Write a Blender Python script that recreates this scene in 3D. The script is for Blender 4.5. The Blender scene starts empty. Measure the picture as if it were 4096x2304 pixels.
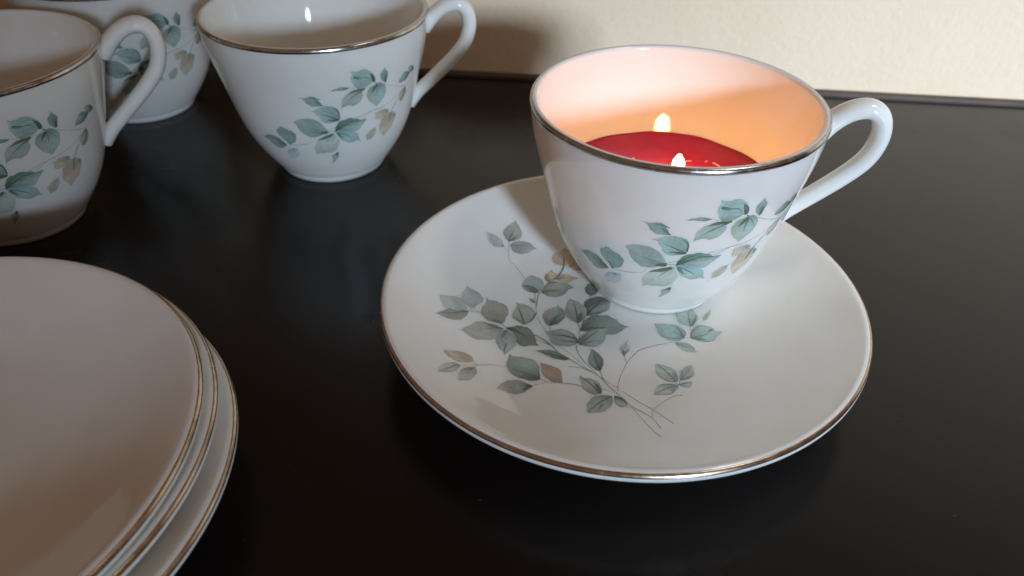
import bpy, math, random
from mathutils import Matrix, Vector

S = bpy.context.scene
COL = S.collection
R = math.radians
random.seed(11)

# ------------------------------------------------------------------ camera
cam_data = bpy.data.cameras.new("camera")
cam_data.sensor_width = 36.0
cam_data.lens = 3250.0 / 4096.0 * 36.0
cam_data.clip_start = 0.01
cam_data.clip_end = 50.0
cam = bpy.data.objects.new("camera", cam_data)
COL.objects.link(cam)
PITCH, ROLL, CAM_H = 0.6475, 0.0187, 0.1786
cp, sp, cr, sr = math.cos(PITCH), math.sin(PITCH), math.cos(ROLL), math.sin(ROLL)
right = Vector((cr, sr * sp, sr * cp))
up = Vector((-sr, cr * sp, cr * cp))
fwd = Vector((0, cp, -sp))
m = Matrix((right, up, -fwd)).transposed().to_4x4()
m.translation = Vector((0, 0, CAM_H))
cam.matrix_world = m
cam_data.dof.use_dof = True
cam_data.dof.focus_distance = 0.245
cam_data.dof.aperture_fstop = 15.0
S.camera = cam

# ------------------------------------------------------------------ world (dim, warm indoor fill)
W = bpy.data.worlds.new("World")
S.world = W
W.use_nodes = True
bg = W.node_tree.nodes["Background"]
bg.inputs[0].default_value = (1.0, 0.66, 0.47, 1)
bg.inputs[1].default_value = 0.142

# ------------------------------------------------------------------ assumed window daylight, low from the front right
KEY_DIR = Vector((0.398, -0.892, 0.229)).normalized()
KEY_AIM = Vector((0.444, 0.377, -0.237))
kd = bpy.data.lights.new("assumed_window_light", 'SPOT')     # assumed unseen window; spot cone edge placed to darken the left side
kd.energy = 725.0
kd.color = (0.59, 0.77, 1.0)
kd.spot_size = R(22.0)
kd.spot_blend = 0.53
kd.shadow_soft_size = 0.24
key = bpy.data.objects.new("assumed_window_light", kd)
COL.objects.link(key)
key.location = Vector((0.02, 0.25, 0.04)) + KEY_DIR * 3.4
key.rotation_euler = (KEY_AIM - key.location).to_track_quat('-Z', 'Y').to_euler()

# weak fill lamp added overhead at right to brighten the saucer
fd = bpy.data.lights.new("saucer_fill_light", 'AREA')
fd.shape = 'RECTANGLE'
fd.size, fd.size_y = 0.22, 0.22
fd.energy = 0.14
fd.color = (0.95, 0.96, 1.0)
fd.spread = R(36)
fill = bpy.data.objects.new("saucer_fill_light", fd)
COL.objects.link(fill)
fill.location = (0.48, 0.20, 0.85)
fill.rotation_euler = (Vector((0.20, 0.27, 0.0)) - fill.location).to_track_quat('-Z', 'Y').to_euler()

S.view_settings.view_transform = 'Standard'
S.view_settings.look = 'None'
S.view_settings.exposure = 0.0
S.view_settings.gamma = 1.0
S.cycles.max_bounces = 10
S.cycles.diffuse_bounces = 5
S.cycles.glossy_bounces = 5
S.cycles.sample_clamp_indirect = 6.0
S.cycles.blur_glossy = 0.5

# ------------------------------------------------------------------ materials
def new_mat(name):
    mt = bpy.data.materials.new(name)
    mt.use_nodes = True
    nt = mt.node_tree
    return mt, nt, nt.nodes["Principled BSDF"]

def noise(nt, scale, detail=4, rough=0.55):
    tc = nt.nodes.new("ShaderNodeTexCoord")
    n = nt.nodes.new("ShaderNodeTexNoise")
    n.inputs["Scale"].default_value = scale
    n.inputs["Detail"].default_value = detail
    n.inputs["Roughness"].default_value = rough
    nt.links.new(tc.outputs["Object"], n.inputs["Vector"])
    return n

def ramp(nt, src, stops):
    r = nt.nodes.new("ShaderNodeValToRGB")
    e = r.color_ramp.elements
    while len(e) < len(stops):
        e.new(0.5)
    for el, (p, c) in zip(e, stops):
        el.position = p
        el.color = (*c, 1) if len(c) == 3 else c
    nt.links.new(src, r.inputs[0])
    return r

def bump(nt, src, bsdf, strength, dist):
    b = nt.nodes.new("ShaderNodeBump")
    b.inputs["Strength"].default_value = strength
    b.inputs["Distance"].default_value = dist
    nt.links.new(src, b.inputs["Height"])
    nt.links.new(b.outputs[0], bsdf.inputs["Normal"])

def g3(v):
    return (v, v, v)

# glazed cream porcelain
M_PORC, nt, b = new_mat("cream_porcelain")
n = noise(nt, 55, 3)
r = ramp(nt, n.outputs["Fac"], [(0.3, (0.81, 0.785, 0.72)), (0.7, (0.84, 0.815, 0.755))])
nt.links.new(r.outputs[0], b.inputs["Base Color"])
n2 = noise(nt, 30, 2)
r2 = ramp(nt, n2.outputs["Fac"], [(0.35, g3(0.035)), (0.7, g3(0.07))])
nt.links.new(r2.outputs[0], b.inputs["Roughness"])
b.inputs["Subsurface Weight"].default_value = 0.35
b.inputs["Subsurface Radius"].default_value = (1.0, 0.75, 0.55)
b.inputs["Subsurface Scale"].default_value = 0.0055
b.inputs["IOR"].default_value = 1.6
n3 = noise(nt, 140, 2)
bump(nt, n3.outputs["Fac"], b, 0.05, 0.0003)

# transfer print under the same glaze
M_PRINT, nt, b = new_mat("leaf_print_glaze")
at = nt.nodes.new("ShaderNodeAttribute")
at.attribute_name = "print"
n = noise(nt, 900, 4, 0.65)
r = ramp(nt, n.outputs["Fac"], [(0.3, g3(0.86)), (0.7, g3(1.12))])
mx = nt.nodes.new("ShaderNodeMixRGB")
mx.blend_type = 'MULTIPLY'
mx.inputs[0].default_value = 1.0
nt.links.new(at.outputs["Color"], mx.inputs[1])
nt.links.new(r.outputs[0], mx.inputs[2])
nt.links.new(mx.outputs[0], b.inputs["Base Color"])
b.inputs["Roughness"].default_value = 0.06
b.inputs["IOR"].default_value = 1.6

# worn platinum rim
M_RIM, nt, b = new_mat("platinum_rim")
b.inputs["Metallic"].default_value = 1.0
n = noise(nt, 420, 4)
r = ramp(nt, n.outputs["Fac"], [(0.35, (0.50, 0.46, 0.42)), (0.7, (0.68, 0.64, 0.59))])
nt.links.new(r.outputs[0], b.inputs["Base Color"])
r2 = ramp(nt, n.outputs["Fac"], [(0.3, g3(0.14)), (0.75, g3(0.30))])
nt.links.new(r2.outputs[0], b.inputs["Roughness"])

# the saucers' bands have a warmer metal tone than the cups'
M_WARM_RIM, nt, b = new_mat("warm_metal_rim")
b.inputs["Metallic"].default_value = 1.0
n = noise(nt, 300, 4)
r = ramp(nt, n.outputs["Fac"], [(0.35, (0.52, 0.38, 0.25)), (0.7, (0.68, 0.54, 0.40))])
nt.links.new(r.outputs[0], b.inputs["Base Color"])
r2 = ramp(nt, n.outputs["Fac"], [(0.3, g3(0.16)), (0.75, g3(0.30))])
nt.links.new(r2.outputs[0], b.inputs["Roughness"])

# near-black laminate table
M_TABLE, nt, b = new_mat("dark_laminate")
n = noise(nt, 9, 5)
r = ramp(nt, n.outputs["Fac"], [(0.3, (0.005, 0.0035, 0.0028)), (0.75, (0.008, 0.0056, 0.0046))])
nt.links.new(r.outputs[0], b.inputs["Base Color"])
n2 = noise(nt, 26, 5, 0.6)
r2 = ramp(nt, n2.outputs["Fac"], [(0.3, g3(0.17)), (0.72, g3(0.31))])
nt.links.new(r2.outputs[0], b.inputs["Roughness"])
n3 = noise(nt, 1500, 2)
bump(nt, n3.outputs["Fac"], b, 0.10, 0.0002)
b.inputs["Specular IOR Level"].default_value = 0.34

M_STRIP, nt, b = new_mat("brown_edge_strip")
n = noise(nt, 60, 4)
r = ramp(nt, n.outputs["Fac"], [(0.3, (0.07, 0.042, 0.028)), (0.7, (0.10, 0.062, 0.042))])
nt.links.new(r.outputs[0], b.inputs["Base Color"])
b.inputs["Roughness"].default_value = 0.6

# cream painted plaster with a fine roller stipple
M_WALL, nt, b = new_mat("cream_wall_paint")
n = noise(nt, 14, 4)
r = ramp(nt, n.outputs["Fac"], [(0.3, (0.88, 0.665, 0.45)), (0.7, (0.92, 0.70, 0.485))])
nt.links.new(r.outputs[0], b.inputs["Base Color"])
b.inputs["Roughness"].default_value = 0.75
n3 = noise(nt, 260, 5, 0.6)
bump(nt, n3.outputs["Fac"], b, 0.30, 0.0016)

M_WAX, nt, b = new_mat("red_wax")
n = noise(nt, 160, 4)
r = ramp(nt, n.outputs["Fac"], [(0.3, (0.38, 0.004, 0.042)), (0.7, (0.48, 0.006, 0.062))])
nt.links.new(r.outputs[0], b.inputs["Base Color"])
b.inputs["Roughness"].default_value = 0.16
b.inputs["Specular IOR Level"].default_value = 0.2
b.inputs["Subsurface Weight"].default_value = 0.25
b.inputs["Subsurface Radius"].default_value = (1.0, 0.15, 0.1)
b.inputs["Subsurface Scale"].default_value = 0.004
n3 = noise(nt, 320, 3)
bump(nt, n3.outputs["Fac"], b, 0.15, 0.0004)

M_FLECK, nt, b = new_mat("pink_fleck")
n = noise(nt, 300, 2)
r = ramp(nt, n.outputs["Fac"], [(0.3, (0.75, 0.25, 0.25)), (0.7, (0.85, 0.40, 0.36))])
nt.links.new(r.outputs[0], b.inputs["Base Color"])
b.inputs["Roughness"].default_value = 0.4

M_WICK, nt, b = new_mat("charred_wick")
n = noise(nt, 700, 3)
r = ramp(nt, n.outputs["Fac"], [(0.3, (0.006, 0.005, 0.005)), (0.7, (0.03, 0.022, 0.018))])
nt.links.new(r.outputs[0], b.inputs["Base Color"])
b.inputs["Roughness"].default_value = 0.9

M_FLAME = bpy.data.materials.new("candle_flame")
M_FLAME.use_nodes = True
nt = M_FLAME.node_tree
nt.nodes.clear()
out = nt.nodes.new("ShaderNodeOutputMaterial")
em = nt.nodes.new("ShaderNodeEmission")
tc = nt.nodes.new("ShaderNodeTexCoord")
sx = nt.nodes.new("ShaderNodeSeparateXYZ")
nt.links.new(tc.outputs["Generated"], sx.inputs[0])
rr = ramp(nt, sx.outputs["Z"], [(0.0, (0.9, 0.36, 0.08)), (0.25, (1.0, 0.46, 0.14)), (1.0, (1.0, 0.50, 0.17))])
nt.links.new(rr.outputs[0], em.inputs[0])
em.inputs[1].default_value = 112.0
nt.links.new(em.outputs[0], out.inputs[0])

# ------------------------------------------------------------------ helpers
def mesh_obj(name, verts, faces, mat, parent=None, smooth=True):
    me = bpy.data.meshes.new(name)
    me.from_pydata([tuple(v) for v in verts], [], faces)
    if smooth:
        me.polygons.foreach_set("use_smooth", [True] * len(me.polygons))
    me.materials.append(mat)
    me.update()
    o = bpy.data.objects.new(name, me)
    COL.objects.link(o)
    o.parent = parent
    return o

def thing(name, loc, rz, label, cat, group=None):
    o = bpy.data.objects.new(name, None)
    COL.objects.link(o)
    o.empty_display_size = 0.02
    o.location = loc
    o.rotation_euler = (0, 0, rz)
    o["label"] = label
    o["category"] = cat
    if group:
        o["group"] = group
    return o

def spline(pts, per=10):
    P = [Vector(p) for p in pts]
    P = [2 * P[0] - P[1]] + P + [2 * P[-1] - P[-2]]
    res = []
    for i in range(1, len(P) - 2):
        a, b_, c, d = P[i - 1:i + 3]
        for k in range(per):
            t = k / per
            res.append(0.5 * (2 * b_ + (c - a) * t + (2 * a - 5 * b_ + 4 * c - d) * t * t + (3 * b_ - a - 3 * c + d) * t ** 3))
    res.append(P[-2])
    return res

def revolve(prof, n=192, closed=False):
    """profile of (r, z) turned about Z; r == 0 ends become poles"""
    verts, rows, faces = [], [], []
    for r_, z_ in prof:
        if r_ < 1e-7:
            rows.append([len(verts)] * n)
            verts.append((0, 0, z_))
        else:
            base = len(verts)
            for i in range(n):
                a = 2 * math.pi * i / n
                verts.append((r_ * math.cos(a), r_ * math.sin(a), z_))
            rows.append(list(range(base, base + n)))
    pairs = list(zip(rows[:-1], rows[1:]))
    if closed:
        pairs.append((rows[-1], rows[0]))
    for A, B in pairs:
        for i in range(n):
            j = (i + 1) % n
            f = [A[i], A[j], B[j], B[i]]
            g = []
            for v in f:
                if v not in g:
                    g.append(v)
            if len(g) > 2:
                faces.append(g)
    return verts, faces

def band(prof, off, back):
    """closed profile of a thin metal band laid over an open profile"""
    P = [Vector(p) for p in prof]
    N = []
    for i in range(len(P)):
        t = (P[min(i + 1, len(P) - 1)] - P[max(i - 1, 0)]).normalized()
        N.append(Vector((t.y, -t.x)))
    a = [P[i] + N[i] * (off if 0 < i < len(P) - 1 else -0.00002) for i in range(len(P))]
    c = [P[i] - N[i] * back for i in range(len(P))]
    return [(p.x, p.y) for p in a] + [(p.x, p.y) for p in reversed(c)]

def copy_tree(o, parent=None):
    c = o.copy()
    COL.objects.link(c)
    c.parent = parent
    for ch in list(o.children):
        copy_tree(ch, c)
    return c

# ------------------------------------------------------------------ table and wall
WALL_A = -0.086            # the wall runs slightly askew to the camera
WALL_Y = 0.4315
ang = math.atan(WALL_A)
wd = Vector((math.cos(ang), math.sin(ang), 0))
wn = Vector((-wd.y, wd.x, 0))
o0 = Vector((0, WALL_Y, 0))

def slab(name, u0, u1, v0, v1, z0, z1, mat, parent=None, bev=0.0):
    """box in wall-aligned coordinates (u along the wall, v away from the room)"""
    bm_v = [o0 + wd * u + wn * v + Vector((0, 0, z)) for z in (z0, z1) for u, v in ((u0, v0), (u1, v0), (u1, v1), (u0, v1))]
    fs = [(3, 2, 1, 0), (4, 5, 6, 7), (0, 1, 5, 4), (1, 2, 6, 5), (2, 3, 7, 6), (3, 0, 4, 7)]
    ob = mesh_obj(name, bm_v, fs, mat, parent, smooth=False)
    if bev:
        md = ob.modifiers.new("bevel", 'BEVEL')
        md.width = bev
        md.segments = 3
    return ob

table = thing("table", (0, 0, 0), 0, "dark near black table top under the cups and saucers, against the cream wall", "table")
slab("table_top", -0.9, 1.0, -0.80, -0.0052, -0.03, 0.0, M_TABLE, table, 0.0012)
slab("edge_strip", -0.9, 1.0, -0.005, -0.0004, -0.03, 0.0022, M_STRIP, table, 0.0012)
dust_v, dust_f = [], []
for i in range(170):
    x, y = random.uniform(-0.16, 0.34), random.uniform(0.02, 0.40)
    l, a, w = random.choice((0.00018, 0.0002, 0.0003, 0.0007)), random.uniform(0, 3.14), random.uniform(0.00008, 0.00014)
    d, e = Vector((math.cos(a), math.sin(a), 0)) * l, Vector((-math.sin(a), math.cos(a), 0)) * w
    p = Vector((x, y, 0.00001))
    q = [p - d, p + e, p + d, p - e]
    k = len(dust_v)
    dust_v += q + [p + Vector((0, 0, 0.00012))]
    dust_f += [(k, k + 3, k + 4), (k + 3, k + 2, k + 4), (k + 2, k + 1, k + 4), (k + 1, k, k + 4)]
M_DUST, nt, b = new_mat("pale_dust")
n = noise(nt, 80, 2)
r = ramp(nt, n.outputs["Fac"], [(0.3, (0.03, 0.028, 0.026)), (0.7, (0.09, 0.085, 0.08))])
nt.links.new(r.outputs[0], b.inputs["Base Color"])
b.inputs["Roughness"].default_value = 0.9
dust = mesh_obj("dust", dust_v, dust_f, M_DUST, None, smooth=False)
dust["kind"] = 'stuff'
wall = slab("wall", -1.6, 1.8, 0.0, 0.08, -0.75, 1.5, M_WALL)
wall["kind"] = 'structure'

# ------------------------------------------------------------------ teacup (built once, handle along +X)
OUT = [(0.0230, 0.0), (0.0236, 0.0012), (0.02435, 0.0029), (0.02450, 0.0033), (0.0251, 0.0038), (0.0261, 0.0050), (0.0288, 0.0090), (0.0313, 0.0130),
       (0.0334, 0.0170), (0.0352, 0.0210), (0.0367, 0.0250), (0.0379, 0.0290), (0.0390, 0.0330), (0.0400, 0.0370), (0.0410, 0.0410),
       (0.0420, 0.0450), (0.0430, 0.0490), (0.0440, 0.0530), (0.0449, 0.0570), (0.0456, 0.0610), (0.0461, 0.0650), (0.0463, 0.0671)]

outer = [(p.x, p.y) for p in spline(OUT[4:], 4)]

def cup_r(zz):
    for (r0, z0), (r1, z1) in zip(outer[:-1], outer[1:]):
        if zz <= z1:
            return r0 + (r1 - r0) * max(0, zz - z0) / (z1 - z0)
    return outer[-1][0]

foot = [(0, 0.0022), (0.010, 0.0022), (0.0185, 0.0021), (0.0200, 0.0014), (0.0206, 0.0003), (0.0214, 0.0), (0.0224, 0.0)]
LR = 0.00125
lip = [(0.0463 - LR + LR * math.cos(a), 0.0671 + LR * math.sin(a)) for a in [R(d) for d in range(15, 181, 15)]]
inner = []
for k in range(1, 30):
    zz = 0.0671 - 0.0600 * (k / 29)
    th = 0.0025 + 0.0011 * (k / 29)
    inner.append((cup_r(zz) - th, zz))
inner += [(0.0235, 0.0060), (0.0215, 0.0053), (0.0185, 0.0049), (0.010, 0.0047), (0, 0.0047)]
v, f = revolve(foot + OUT[:4] + outer + lip + inner)

CUP = thing("teacup", (0, 0, 0), 0, "", "teacup", "matching leaf patterned teacups")
mesh_obj("bowl", v, f, M_PORC, CUP)
bandp = [(0.04627, 0.0665), (0.0463, 0.0671)] + lip[:5]
v, f = revolve(band(bandp, 0.00012, 0.0003), closed=True)
mesh_obj("rim_band", v, f, M_RIM, CUP)

# strap handle: an ear rising to rim height, swept with an oval section
path = [(0.0440, 0.0598), (0.0482, 0.0645), (0.0528, 0.0679), (0.0578, 0.0690), (0.0614, 0.0669), (0.0631, 0.0621), (0.0626, 0.0565),
        (0.0604, 0.0513), (0.0560, 0.0460), (0.0507, 0.0408), (0.0452, 0.0357), (0.0408, 0.0316), (0.0382, 0.0287), (0.0360, 0.0258)]
cl = spline(path, 7)
verts, faces = [], []
K = 24
for i, p in enumerate(cl):
    t = (cl[min(i + 1, len(cl) - 1)] - cl[max(i - 1, 0)]).normalized()
    nn = Vector((-t.y, t.x))
    u = i / (len(cl) - 1)
    wy = 0.0044 - 0.0011 * u
    wt = 0.0031 - 0.0004 * u
    fl = 1 + 0.30 * math.exp(-(u / 0.06) ** 2) + 0.12 * math.exp(-((1 - u) / 0.10) ** 2)
    for k in range(K):
        a = 2 * math.pi * k / K
        q = p + nn * (wt * (0.75 + 0.25 * fl) * math.cos(a))
        hx, hy = q.x, wy * fl * math.sin(a)
        lim = math.sqrt(max(1e-8, (cup_r(q.y) - 0.0013) ** 2 - hy * hy))     # the ends stop inside the wall
        verts.append((max(hx, lim), hy, q.y))
for i in range(len(cl) - 1):
    for k in range(K):
        j = (k + 1) % K
        faces.append((i * K + k, i * K + j, (i + 1) * K + j, (i + 1) * K + k))
faces.append(tuple(range(K)))
faces.append(tuple(reversed(range((len(cl) - 1) * K, len(cl) * K))))
mesh_obj("handle", verts, faces, M_PORC, CUP)

# ------------------------------------------------------------------ saucer (built once)
TOP = [(0, 0.0052), (0.012, 0.0052), (0.025, 0.0053), (0.032, 0.0056), (0.038, 0.0066), (0.045, 0.0080), (0.0525, 0.0104), (0.060, 0.0134), (0.066, 0.0163), (0.070, 0.0183), (0.0738, 0.0202)]

top = [(x.x, x.y) for x in spline(TOP, 5)]

def saucer_z(rr_):
    for (r0, z0), (r1, z1) in zip(top[:-1], top[1:]):
        if rr_ <= r1:
            return z0 + (z1 - z0) * (rr_ - r0) / (r1 - r0)
    return top[-1][1]

SL = 0.0019
c0 = (0.0756, 0.0189)
edge = [(c0[0] + SL * math.cos(R(d)), c0[1] + SL * math.sin(R(d))) for d in range(115, -76, -10)]
under = [(0.0735, 0.0152), (0.068, 0.0122), (0.060, 0.0088), (0.050, 0.0052), (0.0400, 0.0026), (0.0335, 0.0018), (0.0325, 0.0004), (0.0318, 0.0), (0.0306, 0.0), (0.0298, 0.0006), (0.0290, 0.0018), (0.024, 0.0022), (0.012, 0.0022), (0, 0.0022)]
v, f = revolve((top + edge + under)[::-1], 256)
SAU = thing("saucer", (0, 0, 0), 0, "", "saucer", "matching leaf patterned saucers")
mesh_obj("plate_body", v, f, M_PORC, SAU)
bp = edge[5:11]
v, f = revolve(band(bp[::-1], 0.00012, 0.0003), 256, closed=True)
mesh_obj("rim_band", v, f, M_WARM_RIM, SAU)

# ------------------------------------------------------------------ transfer prints (flat decals fused to the glaze)
PALETTE = [
    (0.35, 0.52, 0.48),
    (0.40, 0.49, 0.38),
    (0.37, 0.46, 0.42),
    (0.20, 0.32, 0.27),
    (0.09, 0.20, 0.11),
    (0.60, 0.49, 0.34),
    (0.28, 0.40, 0.36),
    (0.25, 0.38, 0.38),
    (0.52, 0.62, 0.68),
    (0.51, 0.58, 0.51),
    (0.15, 0.32, 0.25),
    (0.29, 0.50, 0.52),
    (0.52, 0.50, 0.37),
    (0.25, 0.32, 0.27),
    (0.44, 0.45, 0.47),
    (0.44, 0.51, 0.47),
    (0.36, 0.41, 0.35),
    (0.32, 0.33, 0.27),
    (0.20, 0.21, 0.15),
    (0.64, 0.46, 0.29),  # orange candle glow put into the ink of the leaves beside the cup
    (0.50, 0.37, 0.23),
    (0.30, 0.40, 0.37),
    (0.34, 0.42, 0.42),
    (0.22, 0.28, 0.23),
    (0.14, 0.19, 0.14),
    (0.10, 0.14, 0.11),
    (0.43, 0.42, 0.37),
    (0.42, 0.28, 0.19),
    (0.45, 0.50, 0.49),
    (0.30, 0.29, 0.24)]
GROUND = (.77, .755, .71)
MUTE = 0.16                      # the printed inks are greyed like old enamel

CUP_LEAVES = [
    [[0,0,0],[-4968,5082,-5021,5214,-5082,5341,-5112,5468,-5200,5590,-5337,5678,-5470,5761,-5621,5785,-5759,5795,-5881,5751,-6021,5751,-6160,5775,-6295,5810,-4968,5082,-5172,5141,-5350,5116,-5483,5038,-5634,4975,-5821,4989,-6000,4994,-6145,5107,-6213,5253,-6289,5390,-6310,5541,-6244,5668,-6295,5810]],
    [[1,0,3],[-4835,5033,-4967,4994,-5105,4965,-5244,4936,-5346,4867,-5417,4775,-5475,4667,-5424,4535,-5358,4408,-5253,4296,-5130,4179,-4962,4081,-4819,3969,-4835,5033,-4667,5033,-4496,4946,-4339,4838,-4242,4697,-4235,4570,-4262,4457,-4296,4345,-4364,4247,-4489,4184,-4575,4096,-4684,4023,-4819,3969]],
    [[6,3,3],[-4332,4926,-4420,4989,-4506,5053,-4585,5116,-4644,5190,-4668,5263,-4693,5336,-4685,5404,-4639,5453,-4579,5492,-4552,5551,-4490,5590,-4484,5658,-4332,4926,-4291,4975,-4270,5033,-4250,5092,-4243,5155,-4222,5214,-4203,5273,-4197,5336,-4213,5400,-4295,5468,-4372,5522,-4422,5590,-4484,5658]],
    [[1,2,1],[-5506,4955,-5669,4921,-5848,4965,-6016,4960,-6186,4985,-6335,4936,-6458,4858,-6613,4814,-6709,4701,-6819,4614,-6854,4482,-6867,4335,-6894,4194,-5506,4955,-5624,4882,-5722,4789,-5669,4638,-5731,4516,-5822,4408,-5938,4321,-6093,4277,-6260,4243,-6423,4311,-6589,4301,-6752,4267,-6894,4194]],
    [[6,3,3],[-6362,5092,-6452,5116,-6544,5141,-6635,5160,-6725,5175,-6817,5180,-6908,5185,-6995,5165,-7078,5136,-7172,5141,-7252,5102,-7339,5082,-7426,5063,-6362,5092,-6453,5082,-6536,5053,-6621,5033,-6712,5029,-6802,5029,-6890,5033,-6981,5048,-7070,5068,-7160,5058,-7249,5043,-7337,5063,-7426,5063]],
    [[2,3,4],[-2261,4882,-2449,4946,-2625,4999,-2800,5053,-2905,5033,-2979,4999,-3054,4965,-3104,4916,-3188,4887,-3227,4833,-3285,4789,-3292,4721,-3342,4672,-2261,4882,-2290,4828,-2343,4784,-2397,4740,-2470,4706,-2538,4672,-2585,4623,-2698,4614,-2834,4623,-2957,4623,-3074,4623,-3216,4657,-3342,4672]],
    [[2,4,3],[-2121,4814,-2241,4863,-2340,4911,-2422,4965,-2503,5019,-2540,5068,-2525,5102,-2555,5151,-2512,5170,-2445,5175,-2351,5165,-2258,5155,-2161,5141,-2121,4814,-2063,4819,-2002,4823,-1951,4833,-1889,4838,-1839,4848,-1850,4882,-1846,4911,-1892,4955,-1956,5004,-2015,5048,-2093,5097,-2161,5141]],
    [[5,3,4],[-2561,4326,-2634,4286,-2751,4277,-2811,4233,-2916,4213,-2964,4164,-3012,4116,-3038,4057,-3101,4013,-3078,3935,-3056,3862,-3001,3779,-2882,3686,-2561,4326,-2497,4243,-2443,4160,-2439,4091,-2404,4013,-2440,3959,-2461,3901,-2497,3847,-2521,3788,-2641,3774,-2679,3720,-2763,3691,-2882,3686]],
    [[6,6,3],[-7797,4423,-7906,4491,-7963,4599,-8045,4692,-8116,4789,-8216,4863,-8350,4882,-8485,4863,-8624,4828,-8757,4799,-8881,4823,-9015,4838,-9131,4882,-7797,4423,-7932,4418,-8068,4408,-8203,4413,-8340,4408,-8471,4428,-8559,4506,-8675,4555,-8722,4662,-8799,4745,-8902,4804,-9025,4833,-9131,4882]],
    [[0,0,3],[-7031,3701,-6995,3862,-7032,4023,-7046,4179,-7171,4291,-7341,4350,-7517,4374,-7692,4413,-7870,4365,-8049,4345,-8217,4272,-8394,4203,-8578,4189,-7031,3701,-7173,3632,-7340,3618,-7499,3593,-7662,3574,-7818,3608,-7962,3671,-8072,3769,-8119,3901,-8236,3989,-8289,4116,-8436,4150,-8578,4189]],
    [[2,6,2],[-7736,3173,-7855,3320,-7958,3471,-8086,3603,-8240,3710,-8417,3784,-8598,3842,-8800,3852,-9011,3847,-9229,3808,-9457,3745,-9665,3647,-9844,3715,-7736,3173,-7950,3095,-8170,3022,-8398,2944,-8633,2929,-8876,2919,-9056,3022,-9234,3105,-9357,3232,-9452,3378,-9501,3549,-9661,3647,-9844,3715]],
    [[3,6,3],[-10543,2402,-10628,2475,-10690,2563,-10825,2602,-10878,2695,-10986,2749,-11113,2788,-11238,2827,-11424,2812,-11598,2812,-11804,2783,-12078,2656,-12327,2622,-10543,2402,-10755,2309,-10985,2221,-11219,2163,-11411,2168,-11551,2212,-11600,2309,-11777,2329,-11818,2426,-11891,2504,-12044,2539,-12156,2597,-12327,2622]],
    [[6,7,3],[-10325,2456,-10359,2553,-10419,2636,-10540,2675,-10643,2724,-10721,2793,-10803,2856,-10878,2924,-10917,3012,-10932,3110,-10864,3217,-10712,3237,-10617,3359,-10325,2456,-10124,2563,-9924,2622,-9793,2763,-9731,2900,-9699,3046,-9809,3125,-9910,3203,-10061,3232,-10194,3276,-10320,3325,-10446,3378,-10617,3359]],
    [[8,8,8],[-10134,2285,-10232,2280,-10337,2256,-10451,2216,-10562,2197,-10679,2143,-10755,2060,-10846,1967,-10828,1904,-10821,1841,-10834,1767,-10871,1689,-10858,1635,-10134,2285,-9996,2314,-9906,2280,-9911,2182,-9906,2090,-9896,1997,-9949,1889,-10086,1821,-10230,1743,-10395,1684,-10536,1684,-10709,1640,-10858,1635]],
    [[9,9,9],[-7412,3076,-7572,3032,-7743,3046,-7895,2973,-8053,2915,-8217,2866,-8378,2797,-8514,2695,-8633,2573,-8723,2426,-8769,2265,-8738,2119,-8732,1958,-7412,3076,-7318,2934,-7207,2788,-7112,2631,-7175,2465,-7284,2314,-7421,2173,-7622,2090,-7842,2075,-8057,2075,-8279,2036,-8499,2055,-8732,1958]],
    [[1,1,3],[-7292,2080,-7379,2050,-7467,2016,-7541,1963,-7633,1933,-7726,1899,-7768,1831,-7740,1762,-7692,1689,-7707,1611,-7747,1528,-7784,1440,-7835,1362,-7292,2080,-7264,2007,-7269,1928,-7255,1855,-7261,1777,-7331,1728,-7393,1675,-7464,1621,-7531,1567,-7600,1509,-7672,1455,-7756,1411,-7835,1362]],
    [[10,2,4],[-7363,3144,-7328,3310,-7231,3447,-7123,3583,-6951,3652,-6756,3652,-6580,3710,-6388,3710,-6196,3647,-5988,3618,-5792,3505,-5586,3520,-5377,3510,-7363,3144,-7174,3164,-6982,3159,-6788,3139,-6597,3154,-6408,3090,-6211,3022,-6017,3017,-5868,3090,-5758,3208,-5631,3310,-5499,3408,-5377,3510]],
    [[11,0,11],[-7365,3134,-7216,3183,-7054,3178,-6898,3193,-6738,3154,-6576,3159,-6415,3115,-6256,3051,-6113,2959,-5968,2861,-5912,2714,-5861,2573,-5753,2431,-7365,3134,-7281,3027,-7209,2915,-7112,2807,-7043,2680,-6894,2617,-6738,2573,-6589,2509,-6423,2475,-6257,2485,-6100,2504,-5929,2519,-5753,2431]],
    [[5,5,12],[-3863,3471,-3923,3544,-3991,3613,-4097,3676,-4208,3710,-4311,3720,-4401,3720,-4496,3715,-4583,3710,-4660,3686,-4740,3671,-4826,3662,-4921,3691,-3863,3471,-3939,3417,-4029,3374,-4140,3344,-4263,3330,-4364,3295,-4499,3300,-4617,3295,-4753,3334,-4843,3422,-4799,3500,-4844,3603,-4921,3691]],
    [[5,5,12],[-3715,3432,-3916,3447,-4066,3408,-4196,3354,-4305,3286,-4420,3217,-4425,3090,-4451,2978,-4504,2876,-4469,2744,-4333,2607,-4178,2461,-4000,2304,-3715,3432,-3467,3383,-3253,3251,-3162,3120,-3178,3002,-3194,2876,-3308,2793,-3324,2661,-3415,2563,-3636,2544,-3760,2465,-3882,2387,-4000,2304]],
    [[12,12,1],[-4753,2939,-4880,2929,-4996,2910,-5098,2876,-5197,2836,-5286,2788,-5356,2724,-5477,2690,-5412,2578,-5362,2475,-5380,2382,-5439,2309,-5523,2251,-4753,2939,-4742,2846,-4701,2744,-4740,2666,-4787,2592,-4859,2534,-4921,2465,-5028,2431,-5137,2402,-5281,2422,-5377,2378,-5456,2319,-5523,2251]]]
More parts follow.
